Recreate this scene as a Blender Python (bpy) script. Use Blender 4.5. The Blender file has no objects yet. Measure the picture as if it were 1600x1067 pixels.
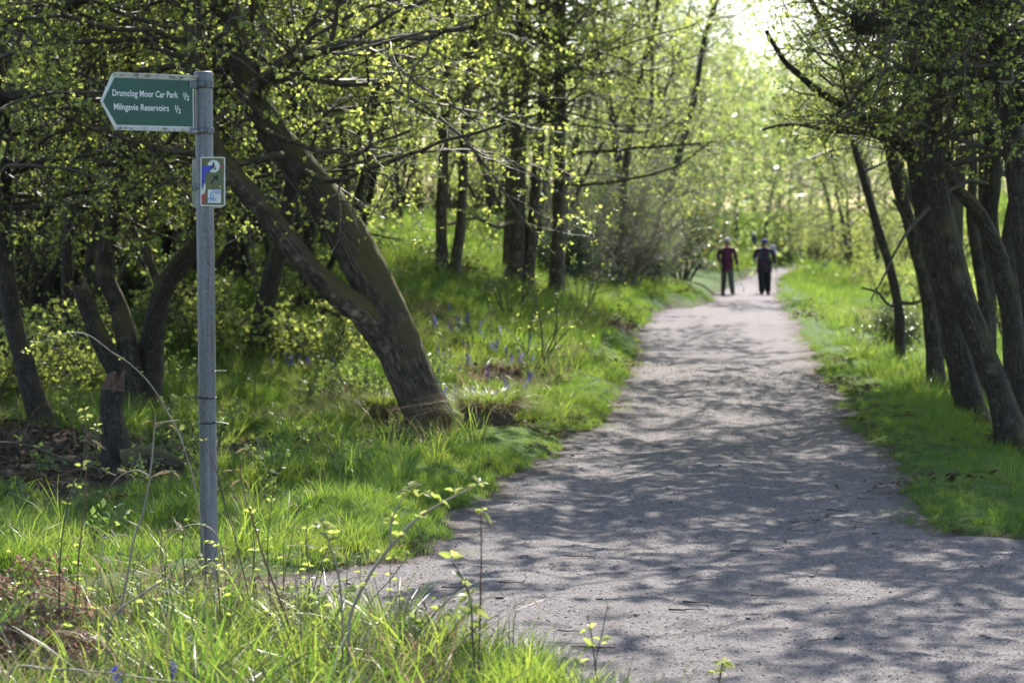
import bpy, bmesh, math, random
import numpy as np
from mathutils import Vector, Matrix

rng = np.random.default_rng(7)
random.seed(7)
S = bpy.context.scene
COL = S.collection
R = math.radians

# ------------------------------------------------------------------ camera
LENS, SENS = 85.0, 36.0
FPX = LENS / SENS * 1600.0
CAM = np.array([0.0, 0.0, 1.7])
PITCH = math.atan((533.5 - 365.0) / FPX)
cam_d = bpy.data.cameras.new('camera')
cam = bpy.data.objects.new('camera', cam_d); COL.objects.link(cam)
cam.location = CAM
cam.rotation_euler = (math.pi / 2 - PITCH, 0, 0)
cam_d.lens, cam_d.sensor_width = LENS, SENS
cam_d.clip_start, cam_d.clip_end = 0.1, 2000
cam_d.dof.use_dof = True
cam_d.dof.focus_distance = 12.5
cam_d.dof.aperture_fstop = 4.5
S.camera = cam

# ------------------------------------------------------------------ world, sun, exposure
SUN_EL, SUN_AZ = R(45), R(8)          # azimuth measured from +Y towards +X
w = bpy.data.worlds.new('World'); S.world = w; w.use_nodes = True
nt = w.node_tree; nt.nodes.clear()
sky = nt.nodes.new('ShaderNodeTexSky'); sky.sky_type = 'NISHITA'
sky.sun_disc = False; sky.sun_elevation = SUN_EL; sky.sun_rotation = SUN_AZ
sky.air_density, sky.dust_density, sky.ozone_density = 1.0, 1.2, 1.0
bg = nt.nodes.new('ShaderNodeBackground'); bg.inputs['Strength'].default_value = 0.115
wo = nt.nodes.new('ShaderNodeOutputWorld')
nt.links.new(sky.outputs[0], bg.inputs[0]); nt.links.new(bg.outputs[0], wo.inputs[0])
sun_d = bpy.data.lights.new('sun', 'SUN'); sun_d.energy = 5.0; sun_d.angle = R(0.42)
sun_d.color = (1.0, 0.95, 0.86)
sun = bpy.data.objects.new('sun', sun_d); COL.objects.link(sun)
sdir = Vector((math.sin(SUN_AZ) * math.cos(SUN_EL), math.cos(SUN_AZ) * math.cos(SUN_EL), math.sin(SUN_EL)))
sun.rotation_euler = sdir.to_track_quat('Z', 'Y').to_euler()
sun.location = (0, 40, 60)
S.view_settings.view_transform = 'Standard'
S.view_settings.look = 'None'
S.view_settings.exposure = 1.35
S.view_settings.gamma = 1.0
S.view_settings.use_curve_mapping = False
S.render.engine = 'CYCLES'
S.cycles.use_denoising = True
S.cycles.max_bounces = 6
S.cycles.diffuse_bounces = 4
S.cycles.glossy_bounces = 2
S.cycles.transmission_bounces = 4
S.cycles.transparent_max_bounces = 4
S.cycles.sample_clamp_indirect = 6.0
S.cycles.caustics_reflective = False
S.cycles.caustics_refractive = False

# ------------------------------------------------------------------ helpers
def at(px, py, Y):
    """the world point that lies at depth Y behind a pixel of the 1600 px photograph"""
    a, b = (px - 800.0) / FPX, (533.5 - py) / FPX
    c, s = math.cos(PITCH), math.sin(PITCH)
    dy, dz = c + b * s, -s + b * c
    k = Y / dy
    return np.array([a * k, Y, CAM[2] + dz * k])

def pix(P):
    """where world points fall in the 1600 px photograph"""
    P = np.asarray(P) - CAM; c, s = math.cos(PITCH), math.sin(PITCH)
    f = P[..., 1] * c - P[..., 2] * s; u = P[..., 2] * c + P[..., 1] * s
    f = np.where(f > .1, f, .1)
    return 800 + P[..., 0] / f * FPX, 533.5 - u / f * FPX
def fr(v): return v - np.floor(v)
def hash2(ix, iy, s): return fr(np.sin(ix * 127.1 + iy * 311.7 + s * 74.7) * 43758.5453)
def vnoise(x, y, s=0.0):
    x = np.asarray(x, float); y = np.asarray(y, float)
    ix, iy = np.floor(x), np.floor(y); fx, fy = x - ix, y - iy
    fx = fx * fx * (3 - 2 * fx); fy = fy * fy * (3 - 2 * fy)
    a, b = hash2(ix, iy, s), hash2(ix + 1, iy, s)
    c, d = hash2(ix, iy + 1, s), hash2(ix + 1, iy + 1, s)
    return (a + (b - a) * fx) * (1 - fy) + (c + (d - c) * fx) * fy - 0.5
def fbm(x, y, s=0.0, o=4):
    t, a = 0, 1.0
    for k in range(o):
        t = t + a * vnoise(x * 2 ** k, y * 2 ** k, s + k * 3.1); a *= 0.5
    return t
def sstep(a, b, x):
    t = np.clip((np.asarray(x, float) - a) / (b - a), 0, 1); return t * t * (3 - 2 * t)
def norm(v): return v / np.maximum(np.linalg.norm(v, axis=-1, keepdims=True), 1e-9)

class MB:
    """collects vertices and faces; build() links them as ONE mesh object"""
    def __init__(s): s.V, s.F, s.M, s.T, s.UV, s.n, s.sm = [], [], [], [], [], 0, []
    def add(s, V, F, mat=0, tint=None, uv=None, smooth=True):
        V = np.asarray(V, float).reshape(-1, 3); F = np.asarray(F, int)
        s.V.append(V); s.F.append(F + s.n); s.M.append(np.full(len(F), mat)); s.sm.append(np.full(len(F), smooth))
        s.T.append(np.full(len(V), 0.5) if tint is None else np.asarray(tint, float).ravel())
        s.UV.append(np.zeros((len(V), 2)) if uv is None else np.asarray(uv, float).reshape(-1, 2))
        s.n += len(V)
        return s
    def mesh(s, name, mats):
        V = np.concatenate(s.V); T = np.concatenate(s.T); UV = np.concatenate(s.UV)
        me = bpy.data.meshes.new(name)
        me.vertices.add(len(V)); me.vertices.foreach_set('co', V.ravel().astype(np.float32))
        idx = np.concatenate([f.ravel() for f in s.F]); tot = np.concatenate([np.full(len(f), f.shape[1]) for f in s.F])
        st = np.concatenate([[0], np.cumsum(tot)[:-1]])
        me.loops.add(len(idx)); me.loops.foreach_set('vertex_index', idx.astype(np.int32))
        me.polygons.add(len(tot)); me.polygons.foreach_set('loop_start', st.astype(np.int32))
        try: me.polygons.foreach_set('loop_total', tot.astype(np.int32))
        except Exception: pass
        me.polygons.foreach_set('material_index', np.concatenate(s.M).astype(np.int32))
        me.polygons.foreach_set('use_smooth', np.concatenate(s.sm).astype(bool))
        a = me.attributes.new('tint', 'FLOAT', 'POINT'); a.data.foreach_set('value', T.astype(np.float32))
        u = me.uv_layers.new(name='UVMap'); u.data.foreach_set('uv', UV[idx].ravel().astype(np.float32))
        for m in (mats if isinstance(mats, (list, tuple)) else [mats]): me.materials.append(m)
        me.update(calc_edges=True); me.validate()
        return me
    def build(s, name, mats, parent=None):
        return link(name, s.mesh(name, mats), parent)

def link(name, me, parent=None):
    o = bpy.data.objects.new(name, me); COL.objects.link(o)
    if parent is not None: o.parent = parent
    return o
def tag(o, label=None, cat=None, group=None, kind=None):
    if label: o['label'] = label
    if cat: o['category'] = cat
    if group: o['group'] = group
    if kind: o['kind'] = kind
    return o
def empty(name, loc, label, cat, group=None, rz=0):
    o = bpy.data.objects.new(name, None); COL.objects.link(o); o.empty_display_size = 0.2
    o.location = loc; o.rotation_euler = (0, 0, rz)
    return tag(o, label, cat, group)

def tubes(P, Rr, sides, capend=False):
    """P (B,N,3) poly-lines, Rr (B,N) radii -> verts, quads, uv"""
    P = np.asarray(P, float); Rr = np.asarray(Rr, float)
    B, N, _ = P.shape
    T = norm(np.gradient(P, axis=1))
    mt = np.abs(T.mean(axis=1)); ax = np.eye(3)[np.argmin(mt, axis=1)]
    U = norm(np.cross(T, ax[:, None, :])); W = np.cross(T, U)
    th = np.arange(sides) / sides * 2 * np.pi
    ring = U[:, :, None, :] * np.cos(th)[None, None, :, None] + W[:, :, None, :] * np.sin(th)[None, None, :, None]
    RR = Rr if Rr.ndim == 3 else Rr[:, :, None]
    V = P[:, :, None, :] + ring * RR[..., None]
    i = np.arange(B)[:, None, None] * N * sides + np.arange(N - 1)[None, :, None] * sides
    k = np.arange(sides)[None, None, :]; k2 = (k + 1) % sides
    F = np.stack([i + k, i + k2, i + sides + k2, i + sides + k], -1).reshape(-1, 4)
    L = np.concatenate([np.zeros((B, 1)), np.cumsum(np.linalg.norm(np.diff(P, axis=1), axis=2), axis=1)], axis=1)
    uu = 0.5 - 0.5 * np.cos(th)       # mirrored, so no seam
    uv = np.stack([np.broadcast_to(uu[None, None], (B, N, sides)) * np.broadcast_to((Rr.max(axis=1) if Rr.ndim == 2 else Rr.max(axis=(1, 2)))[:, None, None], (B, N, sides)) * 3.1,
                   np.broadcast_to(L[:, :, None], (B, N, sides))], -1)
    return V.reshape(-1, 3), F, uv.reshape(-1, 2)

def resample(P, W, step):
    P = np.asarray(P, float); W = np.asarray(W, float)
    n = len(P)
    # Catmull-Rom through the control points
    t = np.arange(n); fine = np.linspace(0, n - 1, n * 14)
    i = np.clip(np.floor(fine).astype(int), 0, n - 2); f = (fine - i)[:, None]
    g = lambda k: P[np.clip(k, 0, n - 1)]
    p0, p1, p2, p3 = g(i - 1), g(i), g(i + 1), g(i + 2)
    Q = 0.5 * (2 * p1 + (p2 - p0) * f + (2 * p0 - 5 * p1 + 4 * p2 - p3) * f ** 2 + (3 * p1 - p0 - 3 * p2 + p3) * f ** 3)
    d = np.concatenate([[0], np.cumsum(np.linalg.norm(np.diff(Q, axis=0), axis=1))])
    m = max(4, int(d[-1] / step) + 1); s = np.linspace(0, d[-1], m)
    wf = np.interp(fine, t, W)
    return np.stack([np.interp(s, d, Q[:, k]) for k in range(3)], 1), np.interp(s, d, wf)

def bark_tube(P, W, step, sides, seed, flare=0.0, rough=1.0, zbase=None):
    Q, r = resample(P, W, step)
    L = np.concatenate([[0], np.cumsum(np.linalg.norm(np.diff(Q, axis=0), axis=1))])
    th = np.arange(sides) / sides * 2 * np.pi
    A, H = np.meshgrid(th, L)
    sc = 1.0 / max(r.max(), .02)
    cx, cy = np.cos(A), np.sin(A)
    d = 0.16 * fbm(cx * 1.3 + seed, H * 1.6 * 1.0 + cy * 1.3, seed, 3) + 0.10 * fbm(cx * 3.1 + seed * 2, cy * 3.1 + H * 2.2, seed + 5, 3)
    d2 = np.abs(fbm(A * 3.2 + .6 * vnoise(A * 2, H * 3, seed), H * 1.1 + seed, seed + 9, 3)); d = d + .30 * np.clip(vnoise(A * .8 + seed, H * 2.6, seed + 4) - .28, 0, 1)
    RR = r[:, None] * (1 + rough * (d - 0.22 * d2))
    if flare:
        h = L[:, None]
        RR = RR * (1 + flare * np.exp(-h / 0.22) * (1 + 0.55 * np.sin(5 * A + seed) + 0.3 * np.sin(3 * A + seed * 2)))
    V, F, uv = tubes(Q[None], RR[None], sides)
    return V, F, uv, Q, r

def grow(P, Rr, n, t0, t1, ang, length, N, grav=0.0, wig=0.25, rr=0.6, bias=None, tip=0.3, tpow=1.0, lenfall=0.45):
    B, M, _ = P.shape
    t = (np.arange(n)[None] + rng.random((B, n))) / n
    t = t0 + (t1 - t0) * t ** tpow
    x = t * (M - 1); i = np.clip(np.floor(x).astype(int), 0, M - 2); f = x - i
    bi = np.arange(B)[:, None]
    pos = P[bi, i] * (1 - f)[..., None] + P[bi, i + 1] * f[..., None]
    tan = norm(P[bi, i + 1] - P[bi, i])
    rad = Rr[bi, i] * (1 - f) + Rr[bi, i + 1] * f
    rnd = rng.normal(size=(B, n, 3))
    perp = norm(np.cross(tan, rnd))
    a = R(ang) + rng.normal(size=(B, n)) * 0.22
    d = tan * np.cos(a)[..., None] + perp * np.sin(a)[..., None]
    if bias is not None: d = d + np.asarray(bias)
    d = norm(d).reshape(-1, 3); pos = pos.reshape(-1, 3)
    Ln = (np.asarray(length) * (1 - lenfall * t) * (0.65 + 0.7 * rng.random((B, n)))).reshape(-1)
    step = Ln / (N - 1)
    pts = [pos]
    for k in range(N - 1):
        d = norm(d + rng.normal(size=d.shape) * wig + np.array([0, 0, grav]))
        pts.append(pts[-1] + d * step[:, None])
    Q = np.stack(pts, 1)
    r0 = np.minimum(rad.reshape(-1) * rr, Ln * 0.02 + 0.0015)
    q = np.linspace(1, tip, N)[None] * r0[:, None]
    return Q, q

def leaf_quads(P, k, size, t0=0.15, droop=0.0, spread=1.0):
    """k small leaves along each twig: folded diamonds"""
    B, M, _ = P.shape
    nodes = np.array([.3, .55, .78, 1.0, 1.0]); t = np.clip(nodes[rng.integers(0, 5, (B, k))] + rng.normal(size=(B, k)) * .025, t0, 1)
    x = t * (M - 1); i = np.clip(np.floor(x).astype(int), 0, M - 2); f = (x - i)[..., None]
    bi = np.arange(B)[:, None]
    pos = (P[bi, i] * (1 - f) + P[bi, i + 1] * f).reshape(-1, 3)
    tan = norm(P[bi, i + 1] - P[bi, i]).reshape(-1, 3)
    n = len(pos)
    ax = norm(rng.normal(size=(n, 3)) * spread + tan * 0.5 + np.array([0, 0, -droop]))
    nz = norm(rng.normal(size=(n, 3)) * 0.8 + np.array([0, 0, 0.9]))
    sd = norm(np.cross(ax, nz)); nz = np.cross(sd, ax)
    s = (size * (0.45 + 0.95 * rng.random(n)))[:, None]
    base = pos + ax * s * 0.12
    V = np.stack([base, base + ax * s * 0.5 + sd * s * 0.36 + nz * s * 0.1, base + ax * s, base + ax * s * 0.5 - sd * s * 0.36 + nz * s * 0.1], 1)
    F = np.arange(n * 4).reshape(-1, 4)
    return V.reshape(-1, 3), F, np.repeat(rng.random(n), 4)

# ------------------------------------------------------------------ materials
def mat(name):
    m = bpy.data.materials.new(name); m.use_nodes = True
    t = m.node_tree; t.nodes.clear()
    out = t.nodes.new('ShaderNodeOutputMaterial')
    return m, t, out
def nd(t, kind, **kw):
    n = t.nodes.new(kind)
    for k, v in kw.items():
        if k in n.inputs: n.inputs[k].default_value = v
        else: setattr(n, k, v)
    return n
def ramp(t, src, stops):
    r = t.nodes.new('ShaderNodeValToRGB'); e = r.color_ramp.elements
    while len(e) < len(stops): e.new(0.5)
    for x, (p, c) in zip(e, stops): x.position = p; x.color = (*c, 1)
    t.links.new(src, r.inputs[0]); return r.outputs[0]
def mixc(t, fac, a, b, mode='MIX'):
    m = t.nodes.new('ShaderNodeMix'); m.data_type = 'RGBA'; m.blend_type = mode
    for s, v in ((m.inputs[0], fac), (m.inputs[6], a), (m.inputs[7], b)):
        if isinstance(v, bpy.types.NodeSocket): t.links.new(v, s)
        else: s.default_value = v if not isinstance(v, tuple) or len(v) == 4 else (*v, 1)
    return m.outputs[2]
def noise(t, vec, scale, detail=4, rough=0.55):
    n = nd(t, 'ShaderNodeTexNoise', Scale=scale, Detail=detail, Roughness=rough)
    if vec is not None: t.links.new(vec, n.inputs['Vector'])
    return n.outputs['Fac']

def leaf_material(name, ca, cb, ta, tb, tr=0.5, gloss=0.06, grough=0.35, rand=0.35, field=False):
    m, t, out = mat(name); L = t.links.new
    at_ = nd(t, 'ShaderNodeAttribute', attribute_name='tint')
    oi = t.nodes.new('ShaderNodeObjectInfo')
    mm = nd(t, 'ShaderNodeMath', operation='MULTIPLY_ADD'); L(oi.outputs['Random'], mm.inputs[0]); mm.inputs[1].default_value = rand
    m2 = nd(t, 'ShaderNodeMath', operation='MULTIPLY_ADD'); L(at_.outputs['Fac'], m2.inputs[0]); m2.inputs[1].default_value = 1.0; m2.inputs[2].default_value = -rand / 2
    L(m2.outputs[0], mm.inputs[2]); mm.use_clamp = True
    ca_, cb_, ta_, tb_ = ca, cb, ta, tb
    if field:                                   # the sward itself varies from place to place
        geo = t.nodes.new('ShaderNodeNewGeometry'); f = ramp(t, noise(t, geo.outputs['Position'], .75, 4, .6), [(.40, (0, 0, 0)), (.66, (1, 1, 1))])
        sc_ = lambda c, k: tuple(x * y for x, y in zip(c, k)); k = (1.15, 1.0, 1.2)
        ca, cb, ta, tb = [mixc(t, f, sc_(c, (.80, .85, .85)), sc_(c, k)) for c in (ca, cb, ta, tb)]
    d = nd(t, 'ShaderNodeBsdfDiffuse'); L(mixc(t, mm.outputs[0], ca, cb), d.inputs[0])
    tl = nd(t, 'ShaderNodeBsdfTranslucent'); L(mixc(t, mm.outputs[0], ta, tb), tl.inputs[0])
    g = nd(t, 'ShaderNodeBsdfGlossy', Roughness=grough); g.inputs[0].default_value = (0.9, 0.9, 0.9, 1)
    x = t.nodes.new('ShaderNodeMixShader'); x.inputs[0].default_value = tr; L(d.outputs[0], x.inputs[1]); L(tl.outputs[0], x.inputs[2])
    y = t.nodes.new('ShaderNodeMixShader'); y.inputs[0].default_value = gloss; L(x.outputs[0], y.inputs[1]); L(g.outputs[0], y.inputs[2])
    L(y.outputs[0], out.inputs[0]); return m

def bark_material(name, dark, light, moss_amt, moss=(0.115, 0.10, 0.036), us=4.5, vs=3.2):
    m, t, out = mat(name); L = t.links.new
    uv = t.nodes.new('ShaderNodeUVMap'); mp = nd(t, 'ShaderNodeMapping'); mp.inputs['Scale'].default_value = (us * 3, vs, 1)
    L(uv.outputs[0], mp.inputs[0])
    n1 = noise(t, mp.outputs[0], 2.2, 6, 0.65)
    geo = t.nodes.new('ShaderNodeNewGeometry'); tc = t.nodes.new('ShaderNodeTexCoord')
    n2 = noise(t, tc.outputs['Object'], 2.3, 4, 0.6); n3 = noise(t, tc.outputs['Object'], 28, 3, 0.6)
    c = ramp(t, n1, [(0.38, tuple(x * 0.45 for x in dark)), (0.5, dark), (0.62, light)])
    c = mixc(t, ramp(t, n2, [(.35, (.7, .7, .7)), (.6, (0, 0, 0))]), c, mixc(t, n1, (.02, .016, .012), dark))
    c = mixc(t, ramp(t, n3, [(0.60, (0, 0, 0)), (0.70, (0.7, 0.7, 0.7))]), c, (0.20, 0.205, 0.17))
    sx = t.nodes.new('ShaderNodeSeparateXYZ'); L(geo.outputs['Normal'], sx.inputs[0])
    a = nd(t, 'ShaderNodeMath', operation='MULTIPLY_ADD'); L(sx.outputs[2], a.inputs[0]); a.inputs[1].default_value = 0.5; L(n2, a.inputs[2])
    f = ramp(t, a.outputs[0], [(0.62 - moss_amt * 0.3, (0, 0, 0)), (0.85 - moss_amt * 0.3, (0.9, 0.9, 0.9))])
    c = mixc(t, f, c, moss)
    p = nd(t, 'ShaderNodeBsdfPrincipled', Roughness=0.85); L(c, p.inputs['Base Color'])
    b = nd(t, 'ShaderNodeBump', Strength=1.0, Distance=0.04); L(n1, b.inputs['Height']); L(b.outputs[0], p.inputs['Normal'])
    L(p.outputs[0], out.inputs[0]); return m

def plain(name, col, rough=0.6, metal=0.0, spec=0.5, vary=0.0, scale=20, bump=0.0):
    m, t, out = mat(name); L = t.links.new
    p = nd(t, 'ShaderNodeBsdfPrincipled', Roughness=rough, Metallic=metal); p.inputs['Specular IOR Level'].default_value = spec
    p.inputs['Base Color'].default_value = (*col, 1)
    if vary or bump:
        tc = t.nodes.new('ShaderNodeTexCoord'); n = noise(t, tc.outputs['Object'], scale, 5, 0.6)
        if vary: L(ramp(t, n, [(0.3, tuple(x * (1 - vary) for x in col)), (0.7, tuple(min(1, x * (1 + vary)) for x in col))]), p.inputs['Base Color'])
        if bump:
            b = nd(t, 'ShaderNodeBump', Strength=bump, Distance=0.01); L(n, b.inputs['Height']); L(b.outputs[0], p.inputs['Normal'])
    L(p.outputs[0], out.inputs[0]); return m

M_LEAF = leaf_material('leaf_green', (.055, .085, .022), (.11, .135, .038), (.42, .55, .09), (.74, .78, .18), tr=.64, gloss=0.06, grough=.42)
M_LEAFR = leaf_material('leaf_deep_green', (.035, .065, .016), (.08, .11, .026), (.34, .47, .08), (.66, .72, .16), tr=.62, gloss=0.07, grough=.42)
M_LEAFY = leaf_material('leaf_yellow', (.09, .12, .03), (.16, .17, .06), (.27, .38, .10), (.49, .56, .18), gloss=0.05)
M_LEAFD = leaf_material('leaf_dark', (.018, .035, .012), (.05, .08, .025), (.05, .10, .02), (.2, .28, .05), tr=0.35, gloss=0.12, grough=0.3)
M_UNDER = leaf_material('undergrowth_leaf', (.04, .07, .02), (.085, .115, .03), (.17, .29, .06), (.42, .52, .12), gloss=0.06, grough=.42)
M_SHOOT = leaf_material('leaf_young', (.11, .15, .03), (.17, .19, .045), (.42, .52, .11), (.64, .67, .22), gloss=0.06)
M_GRASS = leaf_material('grass_blade', (.035, .085, .012), (.085, .15, .02), (.14, .31, .030), (.43, .56, .075), gloss=0.045, rand=0.7, field=True)
M_STRAW = leaf_material('dry_blade', (.14, .10, .06), (.28, .22, .14), (.20, .15, .08), (.38, .30, .18), tr=0.4, gloss=0.04)
M_FERN = leaf_material('dead_bracken', (.13, .075, .05), (.30, .19, .13), (.24, .12, .07), (.40, .25, .17), tr=0.4, gloss=0.04)
M_LITTER = leaf_material('leaf_litter', (.05, .035, .022), (.17, .12, .08), (.06, .04, .02), (.16, .10, .06), tr=0.2, gloss=0.008)
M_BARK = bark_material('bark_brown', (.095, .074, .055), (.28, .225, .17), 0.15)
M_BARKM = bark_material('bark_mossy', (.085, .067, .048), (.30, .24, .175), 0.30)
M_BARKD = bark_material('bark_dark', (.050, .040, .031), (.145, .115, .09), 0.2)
M_TWIG = plain('twig_bark', (.07, .055, .042), 0.6, vary=0.4, scale=3)
M_TWIGP = plain('pale_twig', (.30, .25, .19), 0.6, vary=0.35, scale=6)
M_TWIGR = plain('red_twig', (.16, .075, .045), 0.6, vary=0.35, scale=6)
M_TWIGG = plain('grey_twig', (.20, .165, .125), 0.8, vary=0.35, scale=4)
M_WOODRAW = plain('broken_wood', (.12, .07, .045), 0.85, vary=0.5, scale=25, bump=0.6)
M_STONE = plain('stone', (.13, .118, .115), 0.8, vary=0.5, scale=40, bump=0.4)

def path_material():
    m, t, out = mat('gravel_path'); L = t.links.new
    tc = t.nodes.new('ShaderNodeTexCoord'); v = tc.outputs['Object']
    big = noise(t, v, 0.9, 5, 0.6); mid = noise(t, v, 9, 5, 0.65); fine = noise(t, v, 75, 4, 0.7)
    vo = nd(t, 'ShaderNodeTexVoronoi', Scale=95.0); L(v, vo.inputs['Vector'])
    c = ramp(t, big, [(0.3, (.085, .066, .064)), (0.48, (.145, .116, .112)), (0.7, (.225, .190, .187))])
    c = mixc(t, 0.5, c, ramp(t, mid, [(0.3, (.075, .060, .061)), (0.7, (.235, .20, .206))]))
    c = mixc(t, 0.55, c, ramp(t, vo.outputs['Color'], [(0.1, (.08, .07, .072)), (0.5, (.23, .21, .212)), (0.95, (.50, .465, .47))]))
    c = mixc(t, 0.3, c, ramp(t, fine, [(0.3, (.08, .07, .07)), (0.7, (.36, .33, .33))]))
    ed = nd(t, 'ShaderNodeAttribute', attribute_name='tint')
    e2 = nd(t, 'ShaderNodeMath', operation='MULTIPLY_ADD'); L(mid, e2.inputs[0]); e2.inputs[1].default_value = 0.8; L(ed.outputs['Fac'], e2.inputs[2])
    c = mixc(t, ramp(t, e2.outputs[0], [(0.45, (.8, .8, .8)), (0.85, (0, 0, 0))]), c, mixc(t, fine, (.05, .038, .028), (.16, .125, .10)))
    p = nd(t, 'ShaderNodeBsdfPrincipled', Roughness=0.9); p.inputs['Specular IOR Level'].default_value = 0.3
    L(c, p.inputs['Base Color'])
    h = nd(t, 'ShaderNodeMath', operation='MULTIPLY_ADD'); L(mid, h.inputs[0]); h.inputs[1].default_value = 1.2; L(fine, h.inputs[2])
    b = nd(t, 'ShaderNodeBump', Strength=1.0, Distance=0.03); L(h.outputs[0], b.inputs['Height']); L(b.outputs[0], p.inputs['Normal'])
    L(p.outputs[0], out.inputs[0]); return m
def ground_material():
    m, t, out = mat('woodland_ground'); L = t.links.new
    tc = t.nodes.new('ShaderNodeTexCoord'); v = tc.outputs['Object']
    n1 = noise(t, v, 0.5, 5, 0.6); n2 = noise(t, v, 14, 5, 0.7)
    a = nd(t, 'ShaderNodeAttribute', attribute_name='tint')
    soil = ramp(t, n2, [(0.3, (.028, .022, .016)), (0.55, (.065, .05, .036)), (0.75, (.13, .10, .075))])
    gr = ramp(t, n2, [(0.3, (.035, .07, .014)), (0.7, (.085, .135, .026))])
    c = mixc(t, a.outputs['Fac'], soil, gr)
    p = nd(t, 'ShaderNodeBsdfPrincipled', Roughness=0.95); p.inputs['Specular IOR Level'].default_value = 0.2
    L(c, p.inputs['Base Color'])
    b = nd(t, 'ShaderNodeBump', Strength=1.0, Distance=0.04); L(n2, b.inputs['Height']); L(b.outputs[0], p.inputs['Normal'])
    L(p.outputs[0], out.inputs[0]); return m
M_PATH = path_material(); M_GROUND = ground_material()

# ------------------------------------------------------------------ terrain
YL = [0, 8.0, 9.0, 9.6, 10.2, 10.7, 10.95, 11.12, 11.95, 12.2, 12.5, 13.8, 17, 21.8, 27.3, 38, 47.6, 53.5, 56.5, 61, 68, 86, 100, 120, 133, 150]
XL = [.9, .55, .25, -.40, -.85, -1.2, -1.25, -1.25, -1.15, -1.0, -.65, -.40, 0.0, .75, 1.26, 2.0, 2.65, 3.15, 4.35, 5.0, 5.75, 7.9, 9.8, 13, 17.5, 32]
YR = [0, 12.9, 13.25, 13.6, 14.2, 17, 22.5, 32.9, 55.8, 68, 86, 99, 112, 120, 130, 150]
XR = [9, 9, 3.0, 2.45, 2.40, 2.74, 3.18, 4.12, 6.3, 7.45, 9.5, 11.2, 13.6, 17, 26, 60]
def inside(x, y):
    yy = y + 0.35 * vnoise(x * 0.8, y * 0.5, 3) * sstep(14, 9, y)
    g = np.minimum(x - np.interp(yy, YL, XL), np.interp(yy, YR, XR) - x)
    return np.clip(g, -40, 3) + 0.24 * fbm(x * 1.5, y * 0.7, 11) + 0.15 * fbm(x * 5, y * 3.2, 12)
def path_z(x, y):
    hump = 0.07 * np.exp(-((y - 42) / 3.0) ** 2) - 0.05 * np.exp(-((y - 35) / 3) ** 2) + 0.06 * np.exp(-((y - 30) / 1.6) ** 2)
    xc = .5 * (np.clip(np.interp(y, YL, XL), -2, 60) + np.clip(np.interp(y, YR, XR), -2, 62)) + .12 * vnoise(y * .3, 0 * y, 23)
    rut = -.022 * (np.exp(-((x - xc - .62) / .2) ** 2) + np.exp(-((x - xc + .62) / .2) ** 2)) * (1 + vnoise(x * .2, y * .9, 24))
    return hump + rut + 0.05 * fbm(x * 0.7, y * 0.45, 21, 3) + 0.018 * fbm(x * 1.7, y * 1.9, 25, 3) + 0.018 * fbm(x * 5, y * 5, 22, 3)
def H(x, y):
    x = np.asarray(x, float); y = np.asarray(y, float)
    g = inside(x, y); e = np.clip(-g, 0, 60)
    xl = np.interp(y, YL, XL); mid = 0.5 * (np.clip(xl, -2, 60) + np.clip(np.interp(y, YR, XR), -2, 62))
    left = x < mid
    u = np.clip(np.where(left, np.where(y > 12.2, np.interp(y, YL, XL) - x, e), e), 0, 80)
    bank = sstep(23, 37, y) * (1 - 0.55 * sstep(62, 90, y))
    zl = bank * (0.95 * (1 - np.exp(-u / 2.3))) + 0.030 * np.clip(y - 22, 0, 60) * sstep(1.0, 5, u) + 0.02 * np.clip(u - 8, 0, 40)
    zl = zl + 0.05 * np.exp(-((u - .5) / .4) ** 2)
    zr = -0.50 * sstep(0.25, 2.4, e) + 0.055 * np.clip(y - 48, 0, 90) * sstep(1.5, 9, e) + 0.03 * np.clip(e - 8, 0, 60) * sstep(30, 50, y)
    z = np.where(left, zl, zr)
    z = z - .10 * left * sstep(.2, 1.5, e) * sstep(30, 22, y) + (.13 * left + .03) * sstep(0.1, 1.0, e) * fbm(x * 1.5, y * 1.1, 33, 3) + 0.10 * sstep(0.1, 1.5, e) * fbm(x * 0.6, y * 0.6, 31) * 1.6 + 0.06 * sstep(0, .4, e) * fbm(x * 3, y * 3, 32, 3)
    edge = np.where(g > 0, -0.05 * sstep(0, 0.10, g), 0.055 * sstep(0, 0.22, -g))
    near_z = path_z(x, y) * sstep(-2.5, 0.0, g)
    return np.where(g > 0, 0, z) + edge + near_z
H1 = lambda x, y: float(H(np.array([x]), np.array([y]))[0])

def grid_mesh(xs, ys, zf, keep=None, tint=None, name='ground', material=None):
    X, Y = np.meshgrid(xs, ys); Z = zf(X, Y)
    V = np.stack([X, Y, Z], -1).reshape(-1, 3)
    nx, ny = len(xs), len(ys)
    i = (np.arange(ny - 1)[:, None] * nx + np.arange(nx - 1)[None]).ravel()
    F = np.stack([i, i + 1, i + nx + 1, i + nx], 1)
    if keep is not None:
        k = keep(X, Y).ravel(); F = F[k[F].any(axis=1)]
        used = np.zeros(len(V), bool); used[F.ravel()] = True
        mp = np.cumsum(used) - 1; F = mp[F]; V = V[used]
    tt = tint(V[:, 0], V[:, 1]) if tint else None
    return MB().add(V, F, 0, tint=tt).build(name, material)
TRUNKS = [((px - 800) / FPX * Y, Y) for px, Y in ((690, 20.9), (215, 23), (402, 27), (75, 22), (70, 30), (355, 33), (690, 38), (706, 38), (800, 42), (870, 42), (1405, 33), (1464, 28), (1520, 24.5), (1580, 20.5), (1592, 23), (1640, 19.5), (1500, 26.5), (184, 17.5))]
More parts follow.
